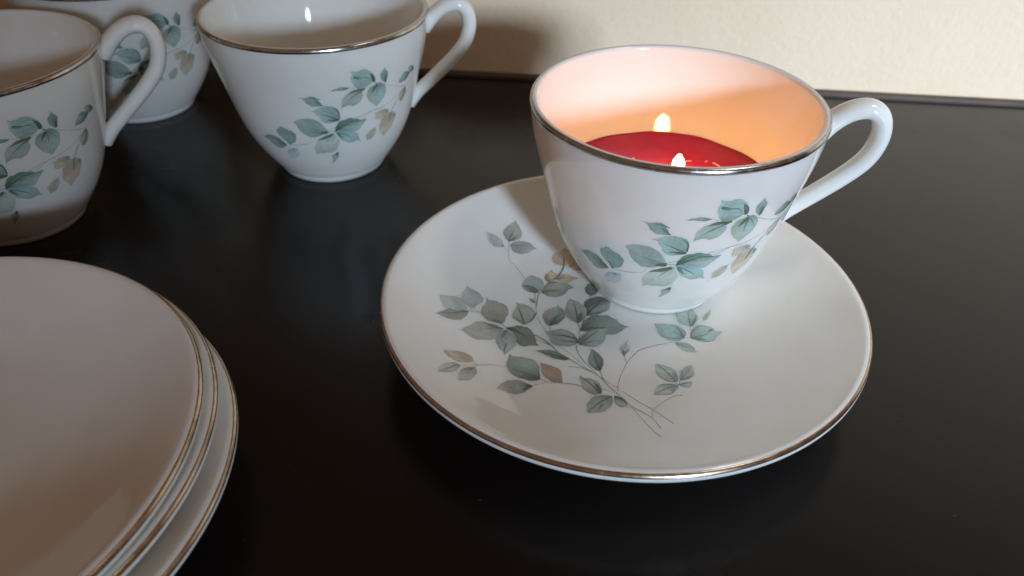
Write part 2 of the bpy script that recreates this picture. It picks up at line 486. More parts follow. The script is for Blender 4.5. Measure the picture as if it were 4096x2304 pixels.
CUP_LINES = [
    [4,1,1.202,[-5049,5155,-5075,5214,-5099,5273,-5120,5326,-5148,5380,-5190,5434,-5235,5483,-5284,5531,-5331,5580]],
    [10,1,0.801,[-6199,5541,-6143,5526,-6083,5507,-6025,5492,-5964,5478,-5903,5468,-5840,5458,-5782,5453,-5718,5443]],
    [3,1,0.24,[-5750,5448,-5671,5448,-5591,5448,-5511,5429,-5435,5385,-5370,5336,-5298,5278,-5234,5224,-5159,5165]],
    [1,1,0.935,[-6003,5058,-5901,5043,-5801,5033,-5703,5038,-5609,5053,-5511,5068,-5417,5087,-5324,5107,-5232,5126]],
    [4,1,0.801,[-4869,4965,-4915,4931,-4954,4892,-5000,4858,-5040,4819,-5080,4780,-5113,4736,-5153,4697,-5187,4653]],
    [3,1,0.187,[-4818,4980,-4828,4902,-4840,4823,-4842,4740,-4843,4657,-4841,4574,-4829,4487,-4817,4399,-4814,4316]],
    [3,1,0.187,[-4787,4946,-4733,4902,-4677,4858,-4623,4814,-4566,4765,-4513,4716,-4465,4667,-4417,4618,-4360,4565]],
    [4,1,0.801,[-4332,4980,-4339,5024,-4337,5063,-4335,5102,-4333,5141,-4330,5180,-4327,5219,-4324,5258,-4312,5292]],
    [4,1,0.801,[-5576,4941,-5699,4941,-5819,4941,-5937,4936,-6053,4926,-6165,4906,-6275,4882,-6382,4853,-6490,4823]],
    [4,1,0.24,[-5646,4911,-5777,4863,-5909,4814,-6037,4760,-6167,4706,-6293,4648,-6413,4579,-6530,4506,-6645,4428]],
    [4,1,0.294,[-2351,4853,-2430,4828,-2510,4804,-2590,4780,-2680,4760,-2766,4740,-2858,4726,-2958,4716,-3046,4701]],
    [4,1,0.27,[-7057,3715,-7200,3769,-7342,3818,-7481,3867,-7620,3915,-7756,3964,-7891,4013,-8026,4057,-8159,4101]],
    [4,1,0.54,[-7060,3696,-7154,3701,-7248,3710,-7341,3715,-7435,3720,-7528,3725,-7622,3725,-7715,3725,-7808,3725]],
    [4,1,0.332,[-7025,3774,-7029,3862,-7029,3950,-7042,4037,-7084,4116,-7158,4179,-7240,4223,-7326,4267,-7408,4316]],
    [4,1,1.247,[-7764,3173,-7830,3173,-7896,3168,-7963,3164,-8029,3154,-8095,3134,-8159,3115,-8225,3090,-8289,3071]],
    [3,1,0.145,[-7789,3188,-7960,3217,-8131,3247,-8301,3271,-8469,3300,-8634,3334,-8795,3374,-8958,3408,-9120,3442]],
    [4,1,0.623,[-10572,2412,-10641,2451,-10709,2490,-10784,2524,-10859,2558,-10940,2587,-11021,2617,-11101,2646,-11181,2675]],
    [3,1,0.332,[-10330,2480,-10357,2539,-10384,2597,-10418,2651,-10452,2705,-10486,2758,-10527,2807,-10567,2856,-10607,2905]],
    [18,1,1.039,[-7503,3037,-7619,3002,-7737,2963,-7856,2934,-7978,2900,-8100,2866,-8223,2836,-8347,2802,-8475,2763]],
    [1,1,0.166,[-7602,2949,-7667,2890,-7733,2836,-7800,2778,-7866,2719,-7931,2661,-7994,2602,-8059,2539,-8127,2470]],
    [4,1,0.706,[-7330,2026,-7347,1997,-7363,1963,-7380,1928,-7397,1899,-7414,1865]],
    [3,1,0.291,[-7334,2002,-7381,1977,-7429,1953,-7477,1928,-7525,1904,-7574,1880,-7623,1855,-7671,1831,-7720,1806]],
    [4,1,0.623,[-7315,3188,-7212,3242,-7110,3295,-7003,3339,-6892,3374,-6778,3403,-6665,3432,-6550,3456,-6438,3486]],
    [4,1,0.332,[-7303,3281,-7214,3339,-7126,3398,-7036,3452,-6943,3500,-6844,3539,-6743,3574,-6643,3608,-6543,3642]],
    [4,1,0.249,[-6491,3539,-6387,3535,-6284,3530,-6180,3525,-6071,3515,-5965,3510,-5859,3505,-5752,3500,-5639,3491]],
    [10,1,0.831,[-7243,3085,-7199,3037,-7158,2993,-7114,2944,-7069,2900,-7019,2856,-6962,2817,-6899,2778,-6838,2744]],
    [10,1,0.291,[-7158,3076,-7044,3032,-6930,2993,-6815,2949,-6700,2900,-6583,2841,-6468,2783,-6350,2719,-6229,2656]],
    [1,1,1.247,[-3927,3510,-3971,3535,-4025,3564,-4068,3588,-4112,3613,-4156,3637]],
    [1,1,1.143,[-3330,3281,-3313,3232,-3295,3183,-3278,3134,-3261,3085,-3244,3037]],
    [3,1,0.457,[-3677,3364,-3688,3300,-3688,3232,-3700,3168,-3703,3100,-3728,3042,-3743,2978,-3759,2915,-3775,2851]],
    [1,1,0.166,[-4821,2895,-4885,2846,-4958,2802,-5024,2753,-5083,2700,-5150,2651,-5211,2597,-5273,2544,-5335,2490]],
    [4,1,0.249,[-7922,4711,-7991,4736,-8059,4765,-8131,4784,-8206,4794,-8281,4804,-8357,4809,-8434,4814,-8510,4819]],
    [4,1,0.208,[-7844,4438,-7913,4482,-7980,4526,-8048,4570,-8117,4609,-8187,4648,-8260,4682,-8332,4716,-8403,4750]],
    [7,1,0.831,[-10188,2251,-10198,2241,-10215,2226,-10224,2216,-10242,2202,-10251,2192]],
    [13,0,0.208,[-6085,3652,-5956,3681,-5823,3705,-5690,3730,-5558,3754,-5422,3774,-5279,3788,-5137,3803,-4991,3813,-4847,3823,-4694,3828,-4535,3832,-4384,3847,-4235,3867,-4090,3891,-3942,3915,-3797,3945,-3651,3974]],
    [14,0,0.187,[-3651,3974,-3529,4013,-3407,4052,-3285,4091,-3150,4125,-3036,4169,-2906,4208,-2786,4252,-2667,4296,-2524,4330,-2402,4374,-2267,4413,-2131,4452,-2002,4496,-1890,4550,-1827,4623,-1790,4706,-1755,4789]],
    [13,0,0.166,[-5794,3569,-5706,3593,-5624,3622,-5537,3647,-5455,3676,-5372,3705,-5289,3735,-5206,3764,-5124,3793]],
    [4,1,0.267,[-4988,5087,-4964,5077,-4939,5068,-4907,5053,-4883,5043,-4858,5033]],
    [14,0,0.24,[-4364,4877,-4235,4823,-4102,4770,-3956,4716,-3814,4667,-3657,4614,-3491,4560,-3324,4511,-3152,4467,-2967,4423,-2777,4379,-2561,4326]],
    [13,0,0.187,[-3435,3681,-3368,3745,-3301,3808,-3234,3871,-3167,3935,-3112,4003,-3069,4077,-3004,4140,-2919,4194,-2820,4238,-2703,4272,-2573,4301]],
    [13,1,0.208,[-3682,3295,-3633,3378,-3595,3466,-3538,3544,-3471,3618,-3395,3686,-3322,3754,-3249,3823,-3165,3886]],
    [13,0,0.187,[-10347,2451,-10166,2465,-9997,2470,-9827,2480,-9655,2500,-9487,2524,-9320,2553,-9153,2587,-8992,2622,-8836,2661,-8700,2744,-8621,2871]],
    [13,0,0.332,[-7738,3164,-7658,3168,-7579,3173,-7499,3178,-7419,3183,-7340,3188]],
    [13,0,0.187,[-7783,3227,-7684,3251,-7585,3276,-7487,3305,-7389,3330,-7292,3354]],
    [1,0,0.187,[-5506,4955,-5424,4950,-5344,4950,-5266,4960,-5192,4975,-5115,4989,-5045,5009,-4968,5024,-4891,5038]],
    [13,0,0.12,[-6362,5092,-6315,5077,-6265,5058,-6219,5043,-6168,5024,-6122,5009]],
    [14,0,0.104,[-4753,2939,-4697,2973,-4633,3002,-4570,3032,-4506,3061,-4443,3090]],
    [14,0,0.104,[-7328,2138,-7317,2173,-7305,2202,-7295,2236,-7283,2265,-7273,2299]]]
SAUCER_LEAVES = [
    [[15,15,15],[-3842,3680,-3866,3769,-3892,3855,-3913,3949,-3966,4009,-4034,4039,-4089,4097,-4158,4119,-4230,4132,-4300,4147,-4374,4145,-4442,4163,-4509,4183,-3842,3680,-3923,3641,-4005,3634,-4085,3605,-4165,3596,-4245,3606,-4298,3685,-4371,3716,-4419,3794,-4445,3893,-4461,3998,-4494,4086,-4509,4183]],
    [[16,16,17],[-3676,3969,-3739,4033,-3805,4095,-3837,4195,-3881,4286,-3873,4403,-3837,4517,-3769,4608,-3712,4710,-3633,4782,-3566,4869,-3494,4950,-3424,5032,-3676,3969,-3584,4027,-3489,4069,-3397,4129,-3301,4182,-3227,4284,-3193,4410,-3178,4538,-3228,4641,-3271,4746,-3323,4843,-3389,4928,-3424,5032]],
    [[16,16,17],[-3639,3827,-3560,3917,-3484,4017,-3386,4059,-3293,4109,-3197,4137,-3101,4147,-3008,4137,-2911,4138,-2831,4086,-2773,4003,-2699,3945,-2613,3909,-3639,3827,-3576,3735,-3542,3620,-3471,3544,-3375,3523,-3279,3516,-3179,3510,-3082,3576,-2983,3624,-2886,3685,-2804,3783,-2714,3864,-2613,3909]],
    [[19,19,19],[-1627,3181,-1731,3179,-1830,3207,-1931,3227,-2012,3302,-2078,3410,-2072,3557,-2042,3691,-1960,3791,-1862,3864,-1754,3906,-1674,4023,-1586,4122,-1627,3181,-1531,3220,-1435,3252,-1346,3325,-1248,3364,-1181,3470,-1182,3607,-1232,3719,-1269,3843,-1335,3938,-1427,3985,-1504,4058,-1586,4122]],
    [[19,19,20],[-1490,3182,-1437,3231,-1381,3272,-1333,3337,-1270,3355,-1212,3387,-1154,3389,-1105,3355,-1071,3294,-1037,3231,-1026,3151,-995,3081,-998,2990,-1490,3182,-1462,3135,-1419,3113,-1389,3070,-1353,3038,-1315,3008,-1270,2999,-1224,3001,-1180,2993,-1135,2984,-1089,2986,-1043,2996,-998,2990]],
    [[19,19,20],[-2237,2268,-2267,2321,-2298,2370,-2328,2421,-2349,2483,-2349,2554,-2331,2623,-2303,2684,-2263,2735,-2214,2766,-2170,2811,-2125,2857,-2100,2926,-2237,2268,-2177,2294,-2124,2346,-2069,2389,-2013,2432,-1969,2505,-1927,2572,-1911,2654,-1922,2734,-1974,2771,-2028,2802,-2066,2862,-2100,2926]],
    [[19,19,17],[-1988,2428,-1932,2525,-1879,2624,-1804,2681,-1728,2735,-1648,2748,-1568,2757,-1490,2745,-1423,2685,-1350,2647,-1281,2601,-1202,2592,-1135,2532,-1988,2428,-1916,2402,-1849,2360,-1776,2343,-1708,2304,-1635,2286,-1563,2259,-1489,2289,-1416,2332,-1353,2410,-1283,2464,-1206,2482,-1135,2532]],
    [[21,21,21],[-2623,1589,-2721,1619,-2822,1593,-2918,1608,-3008,1652,-3092,1713,-3151,1810,-3171,1937,-3120,2074,-3074,2215,-3008,2343,-2919,2436,-2825,2514,-2623,1589,-2562,1684,-2493,1765,-2450,1883,-2400,1995,-2394,2129,-2407,2244,-2448,2341,-2511,2405,-2587,2439,-2668,2457,-2744,2498,-2825,2514]],
    [[16,17,18],[-2470,1618,-2455,1808,-2387,1970,-2312,2123,-2211,2240,-2090,2260,-1973,2289,-1854,2307,-1739,2278,-1621,2255,-1506,2211,-1417,2090,-1317,2005,-2470,1618,-2378,1547,-2287,1471,-2185,1447,-2083,1414,-1978,1413,-1874,1462,-1770,1514,-1672,1595,-1597,1731,-1527,1879,-1417,1927,-1317,2005]],
    [[18,18,18],[-2694,1050,-2712,1078,-2726,1112,-2732,1153,-2746,1187,-2762,1217,-2780,1247,-2807,1255,-2828,1279,-2854,1279,-2879,1285,-2904,1300,-2929,1304,-2694,1050,-2721,1045,-2747,1044,-2774,1049,-2798,1060,-2820,1081,-2841,1102,-2860,1130,-2875,1164,-2887,1201,-2899,1238,-2919,1266,-2929,1304]],
    [[15,15,15],[-4994,144,-5033,267,-5104,348,-5139,480,-5203,572,-5291,607,-5384,606,-5476,571,-5567,547,-5657,497,-5748,479,-5837,437,-5928,415,-4994,144,-5087,75,-5183,32,-5273,-65,-5370,-78,-5464,-58,-5560,-114,-5653,-114,-5754,-118,-5793,34,-5855,140,-5894,276,-5928,415]],
    [[15,22,15],[-4785,260,-4871,236,-4945,289,-5028,297,-5098,353,-5164,419,-5209,523,-5224,652,-5210,789,-5184,924,-5119,1035,-5088,1170,-5066,1304,-4785,260,-4724,400,-4658,529,-4568,624,-4490,737,-4485,885,-4557,979,-4614,1086,-4698,1145,-4790,1183,-4884,1215,-4982,1237,-5066,1304]],
    [[23,17,23],[-4947,55,-5041,51,-5134,45,-5225,-24,-5317,-83,-5411,-101,-5504,-92,-5597,-130,-5680,-217,-5749,-337,-5833,-423,-5908,-528,-5994,-596,-4947,55,-4968,-123,-5025,-287,-5105,-418,-5194,-529,-5296,-584,-5398,-625,-5500,-646,-5601,-654,-5700,-644,-5798,-621,-5894,-591,-5994,-596]],
    [[17,17,17],[-3828,-265,-3944,-256,-4060,-259,-4172,-221,-4289,-216,-4389,-137,-4474,-24,-4557,92,-4535,282,-4496,468,-4407,612,-4385,793,-4378,977,-3828,-265,-3743,-118,-3714,74,-3643,241,-3625,429,-3641,610,-3718,739,-3825,809,-3943,828,-4052,887,-4171,878,-4292,860,-4378,977]],
    [[16,26,17],[-3755,-506,-3884,-465,-4004,-380,-4136,-344,-4273,-351,-4402,-315,-4535,-345,-4675,-397,-4786,-564,-4895,-721,-5008,-864,-5113,-1040,-5248,-1085,-3755,-506,-3826,-730,-3937,-908,-4039,-1097,-4177,-1199,-4323,-1225,-4463,-1258,-4604,-1330,-4738,-1290,-4865,-1220,-4982,-1119,-5109,-1059,-5248,-1085]],
    [[24,18,25],[-3687,-448,-3571,-367,-3450,-317,-3332,-222,-3209,-227,-3092,-257,-2969,-270,-2876,-388,-2805,-536,-2747,-694,-2710,-868,-2691,-1052,-2603,-1171,-3687,-448,-3593,-539,-3491,-610,-3413,-732,-3339,-864,-3354,-1068,-3280,-1196,-3179,-1263,-3064,-1267,-2948,-1206,-2833,-1192,-2718,-1185,-2603,-1171]],
    [[21,22,23],[-3686,-529,-3769,-606,-3848,-694,-3919,-800,-3971,-927,-4015,-1062,-4011,-1209,-3979,-1338,-3933,-1449,-3893,-1577,-3814,-1638,-3746,-1722,-3729,-1867,-3686,-529,-3599,-585,-3519,-657,-3439,-732,-3372,-837,-3354,-991,-3319,-1135,-3356,-1297,-3432,-1416,-3510,-1525,-3581,-1645,-3652,-1763,-3729,-1867]],
    [[16,16,17],[-3070,-162,-3154,-119,-3229,-49,-3306,5,-3386,48,-3454,119,-3496,226,-3484,364,-3451,501,-3398,627,-3343,755,-3342,894,-3409,982,-3070,-162,-2976,-49,-2873,49,-2794,193,-2721,341,-2704,517,-2766,665,-2849,791,-2954,868,-3064,924,-3183,920,-3299,937,-3409,982]],
    [[16,23,23],[-2251,-160,-2338,-104,-2397,9,-2438,138,-2459,281,-2450,434,-2401,574,-2322,668,-2239,753,-2140,776,-2049,838,-1954,863,-1928,1018,-2251,-160,-2156,-132,-2065,-75,-1966,-55,-1887,42,-1814,146,-1732,248,-1690,398,-1698,556,-1741,695,-1806,806,-1904,858,-1928,1018]],
    [[16,16,17],[-1304,-6,-1379,62,-1459,116,-1536,182,-1600,275,-1654,385,-1686,518,-1720,660,-1662,801,-1629,943,-1606,1096,-1540,1220,-1497,1361,-1304,-6,-1206,84,-1117,197,-1041,333,-998,497,-979,656,-986,818,-1030,971,-1125,1053,-1200,1167,-1302,1219,-1403,1279,-1497,1361]],
    [[25,22,25],[-983,410,-951,612,-951,816,-1026,977,-1013,1164,-901,1296,-781,1391,-652,1447,-518,1495,-387,1480,-268,1423,-172,1309,-82,1177,-983,410,-895,431,-807,412,-718,448,-629,473,-542,516,-458,580,-375,645,-283,681,-204,770,-139,889,-122,1039,-82,1177]],
    [[24,24,24],[-772,1519,-822,1593,-882,1652,-918,1750,-940,1863,-926,1986,-879,2086,-830,2190,-758,2245,-688,2229,-619,2202,-556,2151,-506,2070,-772,1519,-732,1538,-692,1561,-654,1586,-613,1609,-581,1657,-540,1685,-516,1744,-497,1807,-501,1872,-504,1938,-495,2007,-506,2070]],
    [[23,23,24],[-1236,-369,-1162,-123,-1090,132,-945,309,-776,413,-602,470,-433,441,-254,475,-116,334,37,241,136,41,275,-72,433,-119,-1236,-369,-1096,-404,-954,-414,-813,-430,-677,-472,-535,-486,-399,-525,-259,-533,-115,-520,27,-439,161,-322,283,-164,433,-119]],
    [[16,16,17],[-1328,-994,-1341,-824,-1396,-681,-1451,-535,-1549,-456,-1642,-369,-1749,-329,-1859,-293,-1973,-338,-2085,-375,-2201,-395,-2309,-446,-2412,-408,-1328,-994,-1428,-1087,-1537,-1131,-1650,-1172,-1762,-1148,-1875,-1149,-1991,-1153,-2103,-1115,-2193,-1007,-2255,-863,-2276,-690,-2363,-565,-2412,-408]],
    [[16,22,23],[-1313,-1080,-1268,-943,-1217,-808,-1154,-684,-1092,-557,-1003,-475,-917,-390,-819,-345,-721,-306,-622,-241,-524,-273,-424,-234,-326,-187,-1313,-1080,-1204,-1101,-1101,-1148,-990,-1146,-884,-1183,-772,-1154,-667,-1084,-567,-989,-482,-860,-420,-705,-394,-531,-337,-364,-326,-187]],
    [[9,9,23],[98,-1602,86,-1540,60,-1493,37,-1442,18,-1388,2,-1330,1,-1263,11,-1195,33,-1130,68,-1076,111,-1042,153,-1007,192,-964,98,-1602,129,-1537,169,-1485,211,-1434,248,-1376,297,-1336,324,-1263,345,-1194,330,-1133,310,-1071,272,-1031,234,-994,192,-964]],
    [[20,20,20],[-4664,-2561,-4674,-2406,-4731,-2301,-4816,-2273,-4895,-2229,-4980,-2217,-5066,-2227,-5152,-2216,-5235,-2279,-5320,-2308,-5404,-2361,-5490,-2371,-5574,-2406,-4664,-2561,-4743,-2640,-4825,-2696,-4907,-2748,-4991,-2745,-5075,-2796,-5155,-2762,-5240,-2772,-5308,-2691,-5389,-2669,-5450,-2581,-5522,-2518,-5574,-2406]],
    [[12,26,17],[-5021,-2973,-5087,-2958,-5151,-2928,-5219,-2912,-5284,-2965,-5349,-3010,-5411,-3074,-5467,-3158,-5512,-3265,-5553,-3367,-5589,-3481,-5603,-3608,-5630,-3729,-5021,-2973,-5040,-3088,-5067,-3196,-5103,-3306,-5156,-3385,-5213,-3448,-5270,-3514,-5329,-3559,-5391,-3582,-5449,-3638,-5510,-3659,-5570,-3695,-5630,-3729]],
    [[16,16,17],[-4586,-2881,-4649,-2921,-4712,-2913,-4774,-2945,-4831,-2999,-4891,-3050,-4937,-3135,-4992,-3207,-5001,-3327,-5026,-3446,-5027,-3568,-5022,-3687,-5016,-3806,-4586,-2881,-4539,-2965,-4525,-3087,-4529,-3211,-4565,-3324,-4599,-3436,-4647,-3530,-4694,-3631,-4761,-3672,-4824,-3722,-4888,-3758,-4952,-3832,-5016,-3806]],
    [[23,21,24],[-2601,-2855,-2733,-2919,-2863,-2974,-2991,-2949,-3122,-2967,-3249,-2940,-3374,-2891,-3484,-2784,-3578,-2639,-3624,-2435,-3646,-2220,-3584,-2003,-3558,-1778,-2601,-2855,-2612,-2658,-2622,-2458,-2612,-2251,-2678,-2101,-2743,-1948,-2857,-1896,-2977,-1881,-3096,-1852,-3218,-1853,-3340,-1864,-3461,-1879,-3558,-1778]],
    [[27,27,27],[-1928,-2922,-2016,-2972,-2104,-2947,-2193,-2978,-2270,-2928,-2337,-2849,-2416,-2800,-2478,-2708,-2524,-2592,-2567,-2471,-2560,-2316,-2587,-2175,-2574,-2019,-1928,-2922,-1925,-2776,-1935,-2633,-1927,-2490,-1946,-2362,-2008,-2274,-2080,-2210,-2167,-2193,-2242,-2128,-2328,-2111,-2411,-2081,-2493,-2051,-2574,-2019]],
    [[17,16,24],[-2859,-3261,-2952,-3219,-3043,-3171,-3135,-3127,-3227,-3068,-3328,-3077,-3428,-3116,-3527,-3165,-3625,-3229,-3707,-3359,-3796,-3472,-3854,-3640,-3923,-3784,-2859,-3261,-2921,-3402,-3007,-3524,-3082,-3675,-3178,-3751,-3271,-3817,-3368,-3881,-3461,-3858,-3559,-3876,-3647,-3826,-3737,-3795,-3827,-3757,-3923,-3784]],
    [[23,24,24],[-1648,-1795,-1728,-1722,-1816,-1668,-1899,-1599,-1982,-1530,-2058,-1441,-2154,-1410,-2249,-1381,-2347,-1369,-2447,-1376,-2545,-1394,-2644,-1423,-2743,-1420,-1648,-1795,-1744,-1838,-1842,-1847,-1938,-1828,-2031,-1805,-2126,-1793,-2217,-1755,-2300,-1685,-2390,-1639,-2474,-1575,-2562,-1519,-2653,-1471,-2743,-1420]],
    [[23,24,24],[-717,-2336,-780,-2285,-857,-2269,-902,-2182,-967,-2131,-1020,-2058,-1059,-1964,-1054,-1848,-1050,-1731,-1018,-1620,-984,-1510,-953,-1397,-930,-1281,-717,-2336,-676,-2235,-636,-2135,-599,-2029,-586,-1915,-577,-1800,-601,-1698,-643,-1612,-690,-1532,-740,-1451,-799,-1386,-856,-1315,-930,-1281]],
    [[16,16,23],[-793,-3398,-874,-3391,-960,-3441,-1041,-3430,-1111,-3375,-1174,-3309,-1238,-3240,-1300,-3162,-1337,-3043,-1340,-2899,-1349,-2778,-1381,-2664,-1374,-2535,-793,-3398,-742,-3262,-731,-3112,-753,-2995,-782,-2886,-832,-2799,-906,-2753,-984,-2716,-1059,-2666,-1143,-2655,-1234,-2668,-1303,-2596,-1374,-2535]],
    [[21,22,23],[-454,-3505,-539,-3452,-635,-3443,-731,-3451,-828,-3481,-926,-3492,-1024,-3550,-1104,-3670,-1164,-3809,-1248,-3927,-1264,-4086,-1233,-4232,-1285,-4398,-454,-3505,-459,-3658,-474,-3814,-526,-3960,-601,-4071,-684,-4151,-755,-4267,-845,-4282,-933,-4333,-1021,-4350,-1108,-4351,-1198,-4407,-1285,-4398]],
    [[23,22,23],[-415,-3540,-365,-3520,-317,-3519,-269,-3513,-222,-3520,-184,-3557,-150,-3603,-110,-3635,-76,-3680,-55,-3744,-39,-3810,-34,-3885,-42,-3966,-415,-3540,-413,-3622,-421,-3708,-400,-3777,-380,-3846,-355,-3909,-309,-3938,-281,-3990,-239,-4017,-192,-4029,-142,-4005,-92,-3996,-42,-3966]],
    [[28,28,22],[1578,-2760,1500,-2747,1421,-2748,1347,-2727,1274,-2695,1222,-2617,1149,-2579,1095,-2504,1056,-2408,1039,-2293,1043,-2176,1048,-2057,1064,-1935,1578,-2760,1626,-2642,1661,-2517,1657,-2396,1665,-2259,1599,-2187,1533,-2124,1461,-2075,1382,-2046,1306,-2008,1230,-1969,1150,-1939,1064,-1935]],
    [[28,28,22],[1736,-2676,1734,-2594,1728,-2514,1739,-2428,1759,-2343,1789,-2260,1838,-2196,1894,-2152,1943,-2086,1999,-2037,2059,-2011,2117,-2006,2176,-1977,1736,-2676,1799,-2680,1865,-2661,1930,-2640,1995,-2633,2057,-2575,2120,-2523,2182,-2451,2211,-2340,2212,-2242,2218,-2146,2191,-2067,2176,-1977]],
    [[28,28,22],[1593,-2930,1523,-2907,1458,-2865,1386,-2845,1312,-2841,1236,-2847,1160,-2851,1085,-2895,1016,-2958,956,-3045,897,-3150,856,-3275,801,-3384,1593,-2930,1563,-3056,1503,-3159,1449,-3255,1384,-3336,1308,-3372,1233,-3395,1161,-3389,1092,-3368,1020,-3367,945,-3392,874,-3377,801,-3384]],
    [[28,28,22],[1640,-2914,1676,-2889,1713,-2861,1748,-2823,1786,-2809,1823,-2801,1860,-2798,1897,-2790,1933,-2794,1969,-2795,2008,-2776,2042,-2787,2079,-2784,1640,-2914,1677,-2939,1710,-2976,1747,-3002,1786,-3022,1830,-3024,1866,-3052,1909,-3055,1954,-3037,1997,-2992,2018,-2915,2046,-2848,2079,-2784]],
    [[0,0,3],[2160,-648,2249,-510,2270,-361,2224,-224,2142,-128,2055,-39,1947,-3,1840,38,1721,23,1613,69,1496,55,1378,38,1269,76,2160,-648,2056,-736,1948,-798,1842,-797,1744,-767,1637,-760,1556,-677,1471,-609,1397,-512,1348,-381,1344,-215,1315,-63,1269,76]],
    [[0,0,3],[2371,-619,2402,-440,2462,-266,2556,-117,2675,-21,2798,24,2914,14,3021,-22,3123,-74,3196,-184,3260,-318,3374,-336,3473,-392,2371,-619,2443,-704,2545,-722,2623,-796,2725,-793,2816,-833,2918,-827,3021,-802,3125,-761,3204,-639,3284,-524,3375,-443,3473,-392]],
    [[9,1,1],[2461,-72,2380,-19,2301,37,2215,79,2138,145,2091,260,2085,406,2082,548,2141,690,2227,806,2329,857,2428,905,2528,957,2461,-72,2534,1,2611,62,2672,163,2741,249,2793,359,2803,482,2776,585,2745,682,2709,777,2656,853,2582,886,2528,957]],
    [[1,1,1],[2932,237,2938,301,2948,365,2968,426,2996,483,3036,522,3069,576,3106,623,3146,658,3183,690,3217,732,3253,769,3283,817,2932,237,2975,267,3019,279,3064,303,3101,355,3138,404,3173,457,3199,513,3228,565,3245,627,3259,690,3279,752,3283,817]],
    [[6,9,6],[1829,-898,1905,-862,1974,-887,2047,-877,2115,-896,2188,-894,2252,-926,2311,-966,2351,-1043,2395,-1109,2427,-1191,2429,-1303,2490,-1347,1829,-898,1866,-976,1894,-1060,1941,-1120,1981,-1190,2028,-1253,2090,-1282,2157,-1291,2222,-1309,2291,-1311,2358,-1319,2423,-1338,2490,-1347]]]
